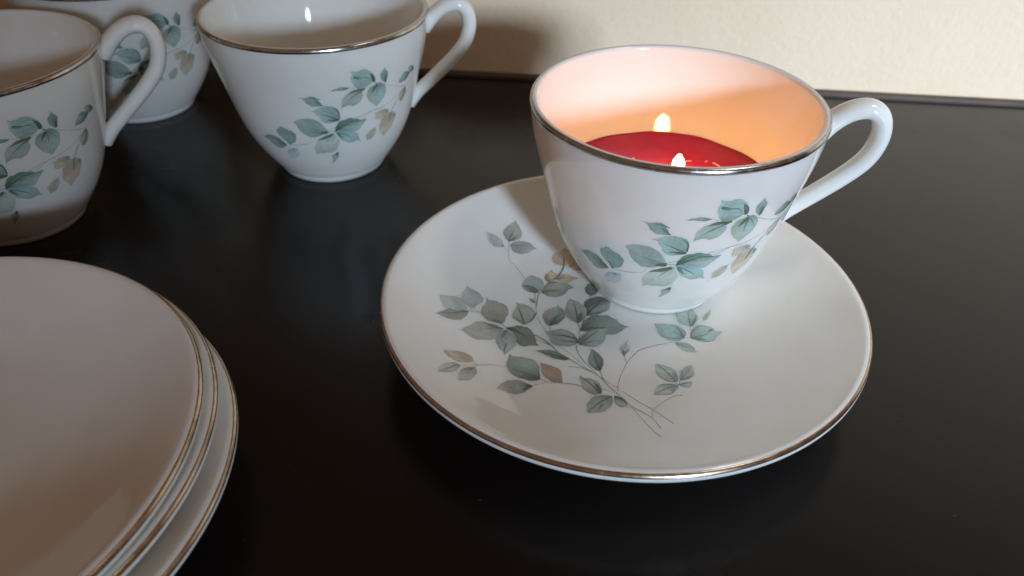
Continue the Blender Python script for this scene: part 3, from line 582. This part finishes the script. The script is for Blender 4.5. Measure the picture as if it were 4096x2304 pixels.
SAUCER_LINES = [
    [18,1,0.231,[-3676,4000,-3652,4076,-3627,4152,-3602,4228,-3576,4303,-3549,4378,-3521,4453,-3493,4528,-3465,4602]],
    [17,1,0.77,[-3642,4009,-3608,4044,-3574,4079,-3539,4114,-3505,4149,-3471,4184,-3436,4219,-3402,4255,-3368,4290]],
    [18,1,0.154,[-3628,3830,-3537,3847,-3447,3863,-3356,3879,-3266,3894,-3175,3909,-3084,3923,-2993,3936,-2902,3949]],
    [24,1,2.119,[-2644,1639,-2700,1695,-2755,1741,-2812,1783,-2871,1820,-2932,1849,-2996,1870,-3061,1887,-3125,1905]],
    [18,1,0.501,[-2447,1637,-2372,1676,-2297,1717,-2220,1750,-2143,1768,-2065,1777,-1987,1780,-1909,1782,-1831,1785]],
    [18,1,0.501,[-2238,2197,-2193,2207,-2149,2216,-2104,2226,-2059,2236,-2014,2247,-1970,2261,-1925,2276,-1880,2292]],
    [20,1,0.27,[-1649,3211,-1696,3257,-1743,3304,-1790,3351,-1837,3397,-1884,3443,-1932,3489,-1981,3534,-2029,3580]],
    [17,1,0.462,[-1943,2412,-1896,2435,-1848,2458,-1800,2480,-1753,2502,-1704,2521,-1656,2537,-1607,2549,-1558,2562]],
    [20,1,1.348,[-2247,2300,-2255,2342,-2263,2383,-2271,2425,-2276,2468,-2276,2513,-2270,2558,-2261,2603,-2252,2648]],
    [22,1,0.77,[-3854,3692,-3870,3706,-3887,3719,-3903,3733,-3919,3747,-3936,3761]],
    [24,1,0.883,[-3828,-252,-3871,-230,-3914,-206,-3957,-186,-4003,-173,-4049,-172,-4096,-178,-4143,-187,-4190,-194]],
    [18,1,0.674,[-3823,-510,-3895,-506,-3968,-503,-4039,-493,-4110,-476,-4180,-454,-4250,-430,-4319,-405,-4389,-382]],
    [17,1,0.128,[-3840,-500,-3942,-528,-4044,-555,-4145,-584,-4246,-620,-4346,-662,-4445,-707,-4542,-772,-4640,-835]],
    [23,1,0.963,[-3694,-586,-3713,-651,-3731,-716,-3750,-780,-3770,-845,-3791,-908,-3813,-970,-3837,-1030,-3861,-1091]],
    [23,1,0.417,[-3657,-1258,-3673,-1327,-3690,-1395,-3705,-1464,-3717,-1534,-3725,-1605,-3727,-1675,-3728,-1746,-3730,-1816]],
    [18,1,0.417,[-3087,-96,-3115,24,-3142,146,-3170,267,-3199,385,-3228,500,-3258,614,-3288,728,-3318,842]],
    [17,1,0.482,[-3122,-126,-3156,-84,-3190,-42,-3224,-3,-3257,36,-3289,77,-3321,118,-3352,160,-3384,202]],
    [24,1,0.193,[-4955,52,-5065,-28,-5174,-108,-5283,-185,-5392,-256,-5502,-321,-5611,-383,-5720,-444,-5828,-506]],
    [25,1,0.642,[-3670,-457,-3584,-460,-3499,-468,-3417,-498,-3339,-542,-3262,-592,-3187,-644,-3112,-698,-3037,-760]],
    [18,1,0.353,[-2664,515,-2701,412,-2735,308,-2775,209,-2823,121,-2880,47,-2940,-19,-3002,-83,-3062,-148]],
    [24,1,0.546,[-2230,-129,-2190,-42,-2151,47,-2110,135,-2063,216,-2010,288,-1953,352,-1894,413,-1836,475]],
    [24,1,0.909,[-2230,-129,-2174,-85,-2118,-41,-2061,4,-2005,50,-1949,99,-1894,151,-1840,204,-1785,257]],
    [17,1,0.4,[-2307,-40,-2318,16,-2330,72,-2341,128,-2352,185,-2360,244,-2362,304,-2359,365,-2355,426]],
    [24,1,0.291,[-1282,26,-1285,176,-1288,326,-1296,477,-1310,627,-1326,777,-1344,928,-1363,1080,-1381,1233]],
    [24,1,1.019,[-1271,57,-1247,125,-1223,192,-1199,260,-1176,329,-1158,401,-1146,475,-1138,551,-1130,626]],
    [17,1,0.255,[-1356,116,-1402,196,-1449,276,-1495,358,-1536,447,-1568,546,-1593,650,-1616,758,-1640,865]],
    [25,1,0.327,[-961,442,-900,547,-838,652,-772,751,-701,844,-628,934,-555,1022,-480,1110,-406,1200]],
    [23,1,0.364,[-898,507,-820,523,-742,537,-664,554,-586,577,-508,611,-432,655,-356,704,-280,750]],
    [24,1,0.437,[-1226,-368,-1113,-326,-1001,-281,-887,-246,-773,-227,-659,-219,-546,-218,-432,-218,-319,-217]],
    [24,1,0.364,[-1205,-338,-1168,-290,-1132,-243,-1095,-195,-1058,-148,-1021,-101,-984,-54,-946,-8,-908,39]],
    [18,1,0.255,[-1326,-965,-1410,-825,-1524,-742,-1650,-702,-1779,-674,-1909,-651,-2039,-630,-2170,-608,-2300,-584]],
    [18,1,0.255,[-1326,-965,-1408,-956,-1490,-947,-1572,-938,-1654,-930,-1736,-922,-1818,-914,-1900,-906,-1983,-898]],
    [18,1,0.546,[-1342,-907,-1354,-875,-1366,-842,-1378,-810,-1392,-779,-1409,-752,-1430,-733,-1453,-720,-1476,-705]],
    [18,1,0.182,[-1553,-708,-1619,-686,-1686,-667,-1753,-646,-1819,-620,-1881,-581,-1938,-526,-1990,-461,-2043,-396]],
    [23,1,0.728,[-1291,-1022,-1264,-944,-1238,-865,-1210,-787,-1177,-712,-1134,-650,-1085,-600,-1033,-556,-982,-511]],
    [24,1,0.218,[-1283,-1051,-1194,-952,-1105,-854,-1015,-755,-925,-655,-834,-556,-742,-456,-649,-356,-556,-255]],
    [23,1,0.182,[-1274,-1065,-1186,-1033,-1097,-1000,-1008,-968,-919,-937,-830,-906,-741,-878,-651,-851,-561,-823]],
    [24,1,1.201,[-2619,-2859,-2700,-2886,-2781,-2916,-2861,-2939,-2941,-2946,-3019,-2933,-3096,-2910,-3172,-2884,-3249,-2860]],
    [23,1,0.255,[-2636,-2801,-2755,-2762,-2874,-2723,-2993,-2685,-3113,-2649,-3233,-2614,-3353,-2580,-3474,-2546,-3594,-2514]],
    [24,1,1.091,[-2868,-3277,-2908,-3315,-2949,-3353,-2989,-3394,-3029,-3444,-3068,-3498,-3105,-3553,-3142,-3610,-3179,-3666]],
    [24,1,0.255,[-2867,-3262,-2915,-3270,-2963,-3277,-3011,-3287,-3058,-3299,-3106,-3321,-3154,-3345,-3201,-3369,-3249,-3393]],
    [23,1,0.546,[-4594,-2890,-4638,-2927,-4682,-2964,-4726,-3000,-4769,-3038,-4812,-3078,-4854,-3120,-4895,-3164,-4936,-3207]],
    [23,1,0.255,[-4603,-2903,-4630,-2949,-4657,-2995,-4685,-3041,-4711,-3088,-4736,-3138,-4757,-3192,-4774,-3250,-4791,-3308]],
    [17,1,0.255,[-5029,-2977,-5101,-3012,-5169,-3068,-5231,-3153,-5291,-3243,-5350,-3334,-5408,-3425,-5466,-3516,-5523,-3606]],
    [24,1,0.437,[-1666,-1781,-1775,-1748,-1885,-1716,-1994,-1679,-2102,-1637,-2210,-1594,-2319,-1550,-2427,-1506,-2536,-1463]],
    [20,1,0.364,[-1919,-2936,-1941,-2924,-1962,-2912,-1983,-2900,-2004,-2888,-2025,-2876]],
    [25,1,0.315,[-726,-2303,-748,-2196,-770,-2088,-791,-1979,-811,-1869,-831,-1759,-852,-1647,-872,-1534,-892,-1421]],
    [24,1,0.674,[-724,-2269,-709,-2207,-695,-2144,-681,-2081,-666,-2018,-653,-1954,-640,-1889,-628,-1825,-616,-1759]],
    [24,1,1.011,[-803,-3380,-812,-3302,-821,-3224,-830,-3147,-843,-3073,-863,-3012,-889,-2956,-918,-2904,-947,-2852]],
    [23,1,0.315,[-825,-3381,-878,-3269,-931,-3154,-986,-3042,-1046,-2947,-1113,-2860,-1185,-2783,-1260,-2710,-1335,-2635]],
    [24,1,0.404,[-478,-3525,-580,-3607,-682,-3688,-782,-3777,-878,-3879,-970,-3989,-1060,-4102,-1148,-4217,-1237,-4329]],
    [23,1,0.225,[-478,-3525,-542,-3533,-605,-3540,-669,-3549,-732,-3558,-796,-3570,-860,-3586,-923,-3603,-987,-3620]],
    [23,1,0.584,[-777,-3933,-813,-3994,-848,-4054,-884,-4114,-919,-4174,-954,-4234]],
    [24,1,0.809,[-402,-3520,-353,-3540,-304,-3558,-256,-3582,-213,-3618,-174,-3664,-138,-3716,-103,-3769,-68,-3820]],
    [22,1,0.36,[1580,-2743,1531,-2637,1483,-2530,1432,-2423,1376,-2322,1313,-2230,1245,-2145,1174,-2066,1103,-1985]],
    [22,1,1.123,[1594,-2726,1597,-2665,1600,-2603,1603,-2541,1603,-2480,1599,-2420,1589,-2363,1577,-2308,1566,-2252]],
    [22,1,0.899,[1749,-2659,1768,-2609,1787,-2560,1805,-2510,1822,-2459,1835,-2407,1839,-2354,1838,-2303,1837,-2252]],
    [22,1,0.225,[1747,-2676,1799,-2603,1852,-2531,1905,-2457,1955,-2380,2003,-2299,2050,-2215,2095,-2131,2142,-2046]],
    [22,1,0.36,[1769,-2677,1817,-2648,1866,-2619,1914,-2591,1963,-2564,2012,-2539,2061,-2515,2110,-2492,2159,-2470]],
    [22,1,0.494,[1593,-2930,1496,-2970,1399,-3011,1302,-3057,1206,-3112,1110,-3173,1015,-3237,920,-3301,825,-3366]],
    [22,1,0.809,[1540,-2983,1502,-3056,1463,-3129,1425,-3202,1386,-3275,1348,-3348]],
    [22,1,0.315,[1510,-2904,1444,-2898,1379,-2891,1313,-2890,1245,-2893,1177,-2904,1108,-2922,1040,-2944,972,-2964]],
    [22,1,0.315,[1640,-2914,1691,-2902,1743,-2889,1795,-2877,1846,-2864,1898,-2850,1950,-2834,2002,-2817,2054,-2801]],
    [3,1,0.509,[2164,-624,2144,-546,2124,-468,2103,-390,2082,-312,2060,-235,2036,-159,2011,-84,1986,-7]],
    [3,1,0.21,[2144,-649,2102,-596,2061,-543,2018,-492,1972,-447,1921,-410,1869,-377,1816,-346,1764,-313]],
    [3,1,0.18,[2140,-673,2045,-679,1950,-686,1856,-687,1763,-677,1674,-655,1585,-627,1497,-597,1409,-569]],
    [3,1,0.36,[2407,-594,2425,-495,2447,-397,2492,-309,2549,-240,2609,-179,2670,-120,2732,-62,2794,-1]],
    [3,1,0.749,[2403,-618,2464,-632,2525,-647,2585,-663,2645,-679,2705,-697,2765,-714,2825,-732,2884,-750]],
    [3,1,0.24,[2421,-605,2524,-591,2627,-581,2731,-560,2835,-515,2938,-445,3039,-361,3139,-273,3238,-195]],
    [3,1,0.449,[3027,-308,3070,-284,3113,-260,3155,-236,3198,-212,3238,-195]],
    [3,1,0.36,[2473,-46,2476,43,2480,132,2484,221,2487,311,2490,400,2493,490,2496,580,2499,670]],
    [3,1,0.749,[2501,-20,2538,39,2576,98,2612,160,2645,226,2673,295,2699,367,2725,438,2751,510]],
    [22,1,0.599,[1867,-909,1906,-943,1945,-976,1985,-1009,2024,-1042,2064,-1072,2106,-1100,2148,-1126,2190,-1152]],
    [23,1,0.509,[108,-1579,108,-1528,109,-1478,107,-1427,100,-1379,88,-1334,74,-1291,58,-1249,43,-1206]],
    [23,1,0.33,[120,-1532,138,-1496,156,-1459,175,-1423,196,-1390,221,-1363,247,-1339,273,-1317,299,-1294]],
    [17,1,0.18,[171,-1179,188,-1125,205,-1070,222,-1015,240,-960,259,-906,278,-852,298,-797,317,-743]],
    [29,0,0.173,[-3842,3680,-3794,3622,-3744,3565,-3700,3501,-3675,3419,-3669,3326,-3662,3233,-3652,3142,-3633,3056,-3579,3013,-3516,2986,-3465,2936,-3417,2874,-3371,2804,-3326,2733,-3281,2662,-3236,2591,-3191,2521,-3147,2450,-3103,2378,-3060,2307]],
    [29,0,0.154,[-3676,3969,-3671,3909,-3666,3850,-3661,3790,-3660,3729,-3663,3667,-3670,3605,-3677,3543,-3683,3481]],
    [18,1,0.347,[-1638,3564,-1634,3441,-1628,3320,-1632,3198,-1656,3077,-1693,2960,-1738,2847,-1788,2739,-1846,2638,-1911,2542,-1981,2452,-2053,2367,-2128,2292,-2206,2225,-2283,2158]],
    [29,0,0.154,[-1630,3086,-1602,3105,-1574,3124,-1546,3144,-1518,3163,-1490,3182]],
    [29,0,0.385,[-2445,1759,-2503,1688,-2556,1608,-2588,1505,-2605,1395,-2618,1285,-2629,1174,-2640,1065,-2652,955]],
    [29,0,0.27,[-2710,1582,-2712,1498,-2714,1414,-2717,1330,-2718,1247,-2718,1164,-2710,1083,-2686,1014,-2652,955]],
    [29,0,0.225,[-4955,52,-4877,69,-4799,85,-4721,102,-4642,119,-4564,136]],
    [29,0,0.144,[-4756,191,-4721,179,-4686,166,-4651,154,-4616,141,-4581,129]],
    [29,0,0.128,[-4994,144,-4946,148,-4899,152,-4851,156,-4803,160,-4755,164]],
    [29,0,0.353,[-2607,1481,-2620,1389,-2633,1298,-2645,1207,-2656,1116,-2664,1024,-2671,934,-2676,843,-2679,753,-2678,663,-2672,575,-2665,487]],
    [29,0,0.241,[-2650,295,-2621,206,-2593,117,-2564,29,-2534,-57,-2501,-139,-2464,-218,-2423,-292,-2384,-367]],
    [18,0,0.321,[-3828,-265,-3808,-291,-3788,-317,-3768,-342,-3749,-368,-3729,-394,-3709,-419,-3690,-445,-3670,-471]],
    [18,0,0.385,[-2764,-633,-2696,-689,-2628,-744,-2560,-801,-2494,-861,-2431,-927,-2370,-998,-2312,-1072,-2253,-1145]],
    [18,0,0.225,[-2716,-867,-2658,-902,-2601,-937,-2543,-973,-2486,-1008,-2428,-1041,-2370,-1072,-2311,-1102,-2253,-1132]],
    [18,0,0.437,[-2726,-642,-2648,-704,-2569,-765,-2491,-827,-2415,-893,-2343,-968,-2277,-1053,-2214,-1144,-2154,-1238,-2094,-1332,-2038,-1430,-1985,-1531]],
    [18,0,0.4,[-2430,-928,-2350,-1013,-2270,-1097,-2191,-1185,-2118,-1282,-2055,-1393,-1987,-1495,-1906,-1574,-1822,-1642,-1736,-1708,-1653,-1776,-1572,-1849,-1492,-1924,-1413,-1999,-1334,-2074]],
    [22,0,0.337,[-1654,-1808,-1553,-1893,-1452,-1978,-1352,-2061,-1251,-2143,-1149,-2221,-1048,-2299,-949,-2380,-854,-2470,-764,-2568,-683,-2681,-612,-2806,-545,-2935,-478,-3062,-402,-3175,-320,-3289,-243,-3410,-169,-3532,-96,-3657,-28,-3787,29,-3929,84,-4073,140,-4213,195,-4353,250,-4490,298,-4651,347,-4810,395,-4965,444,-5118,494,-5265,548,-5405,604,-5539,658,-5671]],
    [23,0,0.315,[-1379,-1153,-1407,-1299,-1384,-1438,-1341,-1562,-1291,-1679,-1237,-1791,-1179,-1897,-1120,-1999,-1060,-2100,-999,-2199,-938,-2296,-876,-2391,-813,-2486,-750,-2580,-688,-2673]],
    [18,0,0.309,[-1274,-5,-1261,-93,-1248,-181,-1240,-271,-1243,-363,-1254,-455,-1264,-546,-1275,-636,-1286,-726,-1296,-816,-1307,-905,-1318,-994]],
    [18,0,0.182,[-1236,-369,-1213,-268,-1191,-165,-1168,-63,-1144,39,-1114,140,-1076,235,-1030,322,-983,410]],
    [23,0,0.291,[-1362,-1111,-1402,-1139,-1424,-1191,-1417,-1253,-1405,-1311,-1391,-1368,-1376,-1425,-1361,-1482,-1348,-1538]],
    [18,0,0.218,[-2251,-160,-2250,-203,-2249,-246,-2248,-288,-2247,-330,-2246,-373]],
    [18,0,0.218,[-776,1519,-779,1500,-783,1481,-787,1462,-790,1444,-794,1425]],
    [29,0,0.157,[-1930,-1171,-1834,-1286,-1737,-1399,-1642,-1512,-1549,-1628,-1459,-1746,-1373,-1869,-1287,-1991,-1201,-2109,-1110,-2218,-1013,-2316,-915,-2411]],
    [29,0,0.18,[-665,-2672,-582,-2750,-500,-2827,-418,-2904,-336,-2981,-255,-3058]],
    [23,0,0.315,[-717,-2336,-708,-2381,-699,-2427,-689,-2473,-680,-2520,-671,-2566,-663,-2613,-654,-2659,-646,-2705]],
    [29,0,0.157,[-1932,-2950,-1794,-2972,-1655,-2996,-1517,-3020,-1379,-3043,-1240,-3062,-1101,-3080,-962,-3100,-824,-3123,-688,-3155,-557,-3208,-431,-3276]],
    [29,0,0.247,[-250,-3227,-241,-3059,-213,-2895,-167,-2734,-115,-2573,-59,-2417,0,-2264,63,-2112,131,-1962,209,-1820,296,-1687,389,-1560,486,-1438,586,-1319,699,-1241,816,-1183,934,-1131,1053,-1083,1172,-1038,1292,-994,1412,-955,1532,-919,1653,-885,1773,-850]],
    [29,0,0.225,[113,-1601,121,-1663,129,-1725,136,-1786,144,-1847,151,-1909]],
    [29,0,0.202,[-117,-3221,7,-3372,128,-3522,249,-3670,370,-3814,493,-3951,614,-4086,730,-4230,841,-4378,944,-4549,1042,-4726,1140,-4900]],
    [29,0,0.27,[16,-3927,128,-4046,241,-4162,352,-4277,460,-4396,559,-4536,638,-4717,687,-4935,728,-5158]],
    [29,0,0.202,[580,-4575,609,-4412,635,-4266,691,-4132,769,-4026,853,-3935,939,-3850,1026,-3770,1115,-3691,1204,-3616,1294,-3547,1386,-3486,1478,-3441,1567,-3445,1649,-3477]],
    [29,0,0.27,[-1693,-2141,-1590,-2148,-1486,-2153,-1383,-2163,-1283,-2188,-1187,-2233,-1095,-2290,-1005,-2351,-915,-2411]],
    [22,0,0.36,[1578,-2760,1587,-2809,1594,-2864,1608,-2911,1640,-2885,1665,-2833,1688,-2780,1712,-2726,1736,-2676]],
    [22,0,0.27,[1618,-2913,1611,-2958,1604,-3003,1597,-3048,1590,-3093,1584,-3138]],
    [29,0,0.164,[-4664,-2561,-4598,-2667,-4509,-2694,-4415,-2658,-4320,-2610,-4226,-2561,-4130,-2521,-4034,-2497,-3938,-2484,-3842,-2477,-3746,-2474,-3649,-2480]],
    [29,0,0.146,[-5021,-2973,-4959,-2939,-4898,-2905,-4836,-2871,-4774,-2837,-4712,-2803,-4649,-2768,-4587,-2732,-4524,-2696]],
    [29,0,0.146,[-4586,-2881,-4574,-2844,-4561,-2807,-4549,-2770,-4536,-2733,-4524,-2696]],
    [29,0,0.164,[-2859,-3261,-2756,-3200,-2653,-3138,-2549,-3085,-2443,-3049,-2337,-3025,-2230,-3006,-2124,-2991,-2018,-2978,-1911,-2966,-1804,-2956,-1699,-2957,-1595,-2970,-1492,-2991,-1389,-3014]],
    [29,0,0.255,[-2601,-2855,-2555,-2889,-2509,-2923,-2464,-2957,-2418,-2992,-2372,-3026]],
    [22,0,0.18,[2160,-648,2205,-642,2251,-636,2296,-630,2341,-624,2387,-618]],
    [22,0,0.18,[2461,-72,2452,-104,2443,-137,2435,-170,2426,-203,2418,-235]],
    [29,0,0.075,[2565,-22,2637,25,2709,71,2782,118,2854,164,2927,211]]]

def lerp3(a, b_, t):
    return tuple(x + (y - x) * t for x, y in zip(a, b_))

def mute(c):
    g = 0.3 * c[0] + 0.55 * c[1] + 0.15 * c[2]
    c = lerp3(c, (g, g, g), MUTE)
    return (c[0], c[1], c[2] * 0.95)

def build_print(name, leaves, lines, place, parent):
    verts, faces, cols = [], [], []
    rnd = random.Random(5)
    for li, (c3, q) in enumerate(leaves):
        n = len(q) // 4
        A = [(q[2 * i], q[2 * i + 1]) for i in range(n)]
        B = [(q[2 * (n + i)], q[2 * (n + i) + 1]) for i in range(n)]
        ca, cb, cc = [mute(PALETTE[x]) for x in c3]
        off = 0.00006 + li * 0.0000016
        ph = rnd.random() * 9
        prev = None
        for i in range(n):
            t = i / (n - 1)
            pts = [(A[i][0] + (B[i][0] - A[i][0]) * w, A[i][1] + (B[i][1] - A[i][1]) * w) for w in (0, .17, .34, .5, .66, .83, 1)]
            if i in (0, n - 1):
                pts = [pts[3]]
            row = []
            for k, p in enumerate(pts):
                w = k / 6 if len(pts) > 1 else 0.5
                c = lerp3(ca, cb, min(1, max(0, (w - 0.35) / 0.3)))
                c = lerp3(cc, c, min(1, t / 0.4) ** 0.8)
                s_ = 0.97 + 0.12 * math.sin(7 * t + ph + 3 * w) + 0.06 * math.sin(17 * t - ph + 11 * w) + rnd.gauss(0, 0.025)
                if k in (0, 6):
                    s_ *= 0.93
                c = tuple(x * s_ for x in c)
                c = lerp3(c, GROUND, 0.14 * t)
                row.append(len(verts))
                verts.append(place(p[0], p[1], off))
                cols.append((*c, 1))
            if prev:
                if len(prev) == 1:
                    faces += [(prev[0], row[k + 1], row[k]) for k in range(6)]
                elif len(row) == 1:
                    faces += [(prev[k], prev[k + 1], row[0]) for k in range(6)]
                else:
                    faces += [(prev[k], prev[k + 1], row[k + 1], row[k]) for k in range(6)]
            prev = row
    for ri, (c, lv, w, q) in enumerate(lines):
        n = len(q) // 2
        off = (0.00020 if lv else 0.00003) + ri * 0.0000004
        P = [Vector(place(q[2 * i], q[2 * i + 1], off)) for i in range(n)]
        C = mute(PALETTE[c])
        if lv:                        # shading strokes are denser ink
            C = tuple(x * 0.72 for x in C)
            w *= 1.3
        prev = None
        for i in range(n):
            t = i / (n - 1)
            d = (P[min(i + 1, n - 1)] - P[max(i - 1, 0)]).normalized()
            nr = place(q[2 * i], q[2 * i + 1], off + 0.01)
            nv = (Vector(nr) - P[i]).normalized()
            sd = d.cross(nv).normalized()
            if lv:
                ww = w * (0.15 + 0.85 * math.sin(math.pi * min(1, (t * 0.8 + 0.22)))) if t < 0.99 else w * 0.05
            else:
                ww = w * (1 + 0.25 * math.sin(9 * t + ri))
            ww = max(ww, 0.02) * 0.0005
            row = []
            cc = lerp3(C, GROUND, (0.12 * t if lv else 0.12 + 0.10 * math.sin(5 * t + ri)))
            for s_ in (-1, 0, 1):
                row.append(len(verts))
                verts.append(tuple(P[i] + sd * (ww * s_)))
                cols.append((*(lerp3(cc, GROUND, 0.25 if (s_ and not lv) else 0.0)), 1))
            if prev:
                faces += [(prev[0], prev[1], row[1], row[0]), (prev[1], prev[2], row[2], row[1])]
            prev = row
    o = mesh_obj(name, verts, faces, M_PRINT, parent)
    # make every face look outwards
    me = o.data
    import bmesh
    bm = bmesh.new()
    bm.from_mesh(me)
    for fc in bm.faces:
        ct = fc.calc_center_median()
        ref = Vector((ct.x, ct.y, -0.01)) if parent is CUP else Vector((0, 0, 1))
        if fc.normal.dot(ref) < 0:
            fc.normal_flip()
    bm.to_mesh(me)
    bm.free()
    a = me.attributes.new("print", 'FLOAT_COLOR', 'POINT')
    a.data.foreach_set("color", [x for c in cols for x in c])
    return o

def on_cup(th, zz, off):
    th = R(th / 100)
    zz = zz * 1e-5
    rr_ = cup_r(zz) + off
    return (rr_ * math.cos(th), rr_ * math.sin(th), zz)

def on_saucer(x, y, off):
    x *= 1e-5
    y *= 1e-5
    return (x, y, saucer_z(math.hypot(x, y)) + off)

pr = build_print("leaf_print", CUP_LEAVES, CUP_LINES, on_cup, CUP)
pr2 = pr.copy()                      # second sprig on the far side
COL.objects.link(pr2)
pr2.parent = CUP
build_print("leaf_print", SAUCER_LEAVES, SAUCER_LINES, on_saucer, SAU)

# ------------------------------------------------------------------ place the cups
CUPS = [((0.0508, 0.2388, 0.0054), -7.0, -18.7, "front teacup on its saucer with the lit red candle inside"),
        ((-0.0828, 0.3330, 0.0), 7.0, 0.0, "empty teacup on the bare table with its handle against the wall"),
        ((-0.1984, 0.2795, 0.0), 22.0, 14.8, "teacup cut by the left edge, standing just behind the stack of saucers"),
        ((-0.1885, 0.3868, 0.0), 18.0, 9.4, "teacup at the back by the wall, seen through another cup's handle")]
for i, (loc, rz, prz, lab) in enumerate(CUPS):
    c = CUP if i == 0 else copy_tree(CUP)
    c.location = loc
    c.rotation_euler = (0, 0, R(rz))
    c["label"] = lab
    if i == 2:                       # this copy's handle is scaled up slightly to fit the camera view
        hd = [ch for ch in c.children if ch.name.startswith("handle")][0]
        hd.scale = (1.03, 1.0, 1.035)
    ps = [ch for ch in c.children if ch.name.startswith("leaf_print")]
    ps[0].rotation_euler = (0, 0, R(prz - rz))
    ps[1].rotation_euler = (0, 0, R(prz - rz + 176))

# ------------------------------------------------------------------ place the saucers
SAUS = [((0.0352, 0.2101, 0.0), 0, "single saucer with leaf sprays showing, under the candle cup"),
        ((-0.1468, 0.1295, 0.0), -29, "bottom saucer of the stack at lower left, resting on the table"),
        ((-0.1518, 0.1325, 0.0055), -22, "middle saucer of the stack at lower left"),
        ((-0.1535, 0.1291, 0.0111), -28.7, "top saucer of the stack at lower left, plain glazed face showing")]
for i, (loc, rz, lab) in enumerate(SAUS):
    s = SAU if i == 0 else copy_tree(SAU)
    s.location = loc
    s.rotation_euler = (0, 0, R(rz))
    s["label"] = lab

# ------------------------------------------------------------------ candle in the front cup
CX, CY = 0.0508, 0.2388
WZ = 0.0435
can = thing("candle", (CX, CY, 0), 0, "lit red wax candle poured inside the front teacup", "candle")
wr = cup_r(WZ - 0.0054) - 0.00302
wp = [(0, 0.0135), (0.018, 0.0135)]
for k in range(12):
    zz = 0.0140 + (WZ - 0.0144) * k / 11
    wp.append((cup_r(zz - 0.0054) - 0.0040, zz))
wp += [(wr - 0.0002, WZ + 0.0004), (wr - 0.0012, WZ + 0.0001), (wr - 0.003, WZ), (0.020, WZ - 0.0003), (0.006, WZ - 0.0005), (0, WZ - 0.0005)]
v, f = revolve(wp, 128)
v = [(x, y, z + (0.0002 * math.sin(5 * math.atan2(y, x) + 1.3) + 0.00012 * math.sin(13 * math.atan2(y, x)) if z > WZ and math.hypot(x, y) > 0.02 else 0)) for x, y, z in v]
mesh_obj("wax", v, f, M_WAX, can)
FX, FY = 0.0034, 0.0005
cl = [Vector((FX, FY, WZ - 0.002)), Vector((FX + 0.0001, FY, WZ + 0.001)), Vector((FX + 0.0004, FY, WZ + 0.003)), Vector((FX + 0.0009, FY + 0.0002, WZ + 0.0042))]
cl = spline(cl, 4)
verts, faces = [], []
for p in cl:
    for k in range(10):
        a = 2 * math.pi * k / 10
        verts.append((p.x + 0.0006 * math.cos(a), p.y + 0.0006 * math.sin(a), p.z))
for i in range(len(cl) - 1):
    for k in range(10):
        j = (k + 1) % 10
        faces.append((i * 10 + k, i * 10 + j, i * 10 + 10 + j, i * 10 + 10 + k))
faces.append(tuple(range((len(cl) - 1) * 10, len(cl) * 10)))
mesh_obj("wick", verts, faces, M_WICK, can)
fp = [(0, 0), (0.0012, 0.0004), (0.0018, 0.0016), (0.0021, 0.0032), (0.0020, 0.0045), (0.0019, 0.0060), (0.0012, 0.0074), (0.0005, 0.0085), (0, 0.0089)]
fs_ = [(max(0, p.x), p.y) for p in spline(fp, 4)]
fs_[0] = (0, 0)
fs_[-1] = (0, 0.0089)
v, f = revolve(fs_, 32)
fl = mesh_obj("flame", v, f, M_FLAME, can)
fl.location = (FX, FY, WZ + 0.0016)
for (x, y, l, a) in ((0.006, 0.016, 0.0030, 0.9), (0.010, 0.0155, 0.0024, 0.1), (0.0165, 0.0155, 0.0011, 0.3), (0.0195, 0.0135, 0.0030, -0.9), (0.0205, 0.0115, 0.0015, 0.2), (-0.009, 0.017, 0.0010, 0.1)):  # thin pale slivers lying on the wax
    d = Vector((math.cos(a), math.sin(a), 0)) * l * 0.5
    e = Vector((-math.sin(a), math.cos(a), 0)) * 0.00022
    p = Vector((x, y, WZ - 0.00025))
    u_ = Vector((0, 0, 0.00035))
    q = [p - d - e, p + d - e * 0.4, p + d + e * 0.4, p - d + e]
    mesh_obj("pale_fleck", q + [k + u_ for k in q], [(3, 2, 1, 0), (4, 5, 6, 7), (0, 1, 5, 4), (1, 2, 6, 5), (2, 3, 7, 6), (3, 0, 4, 7)], M_FLECK, can, smooth=False)
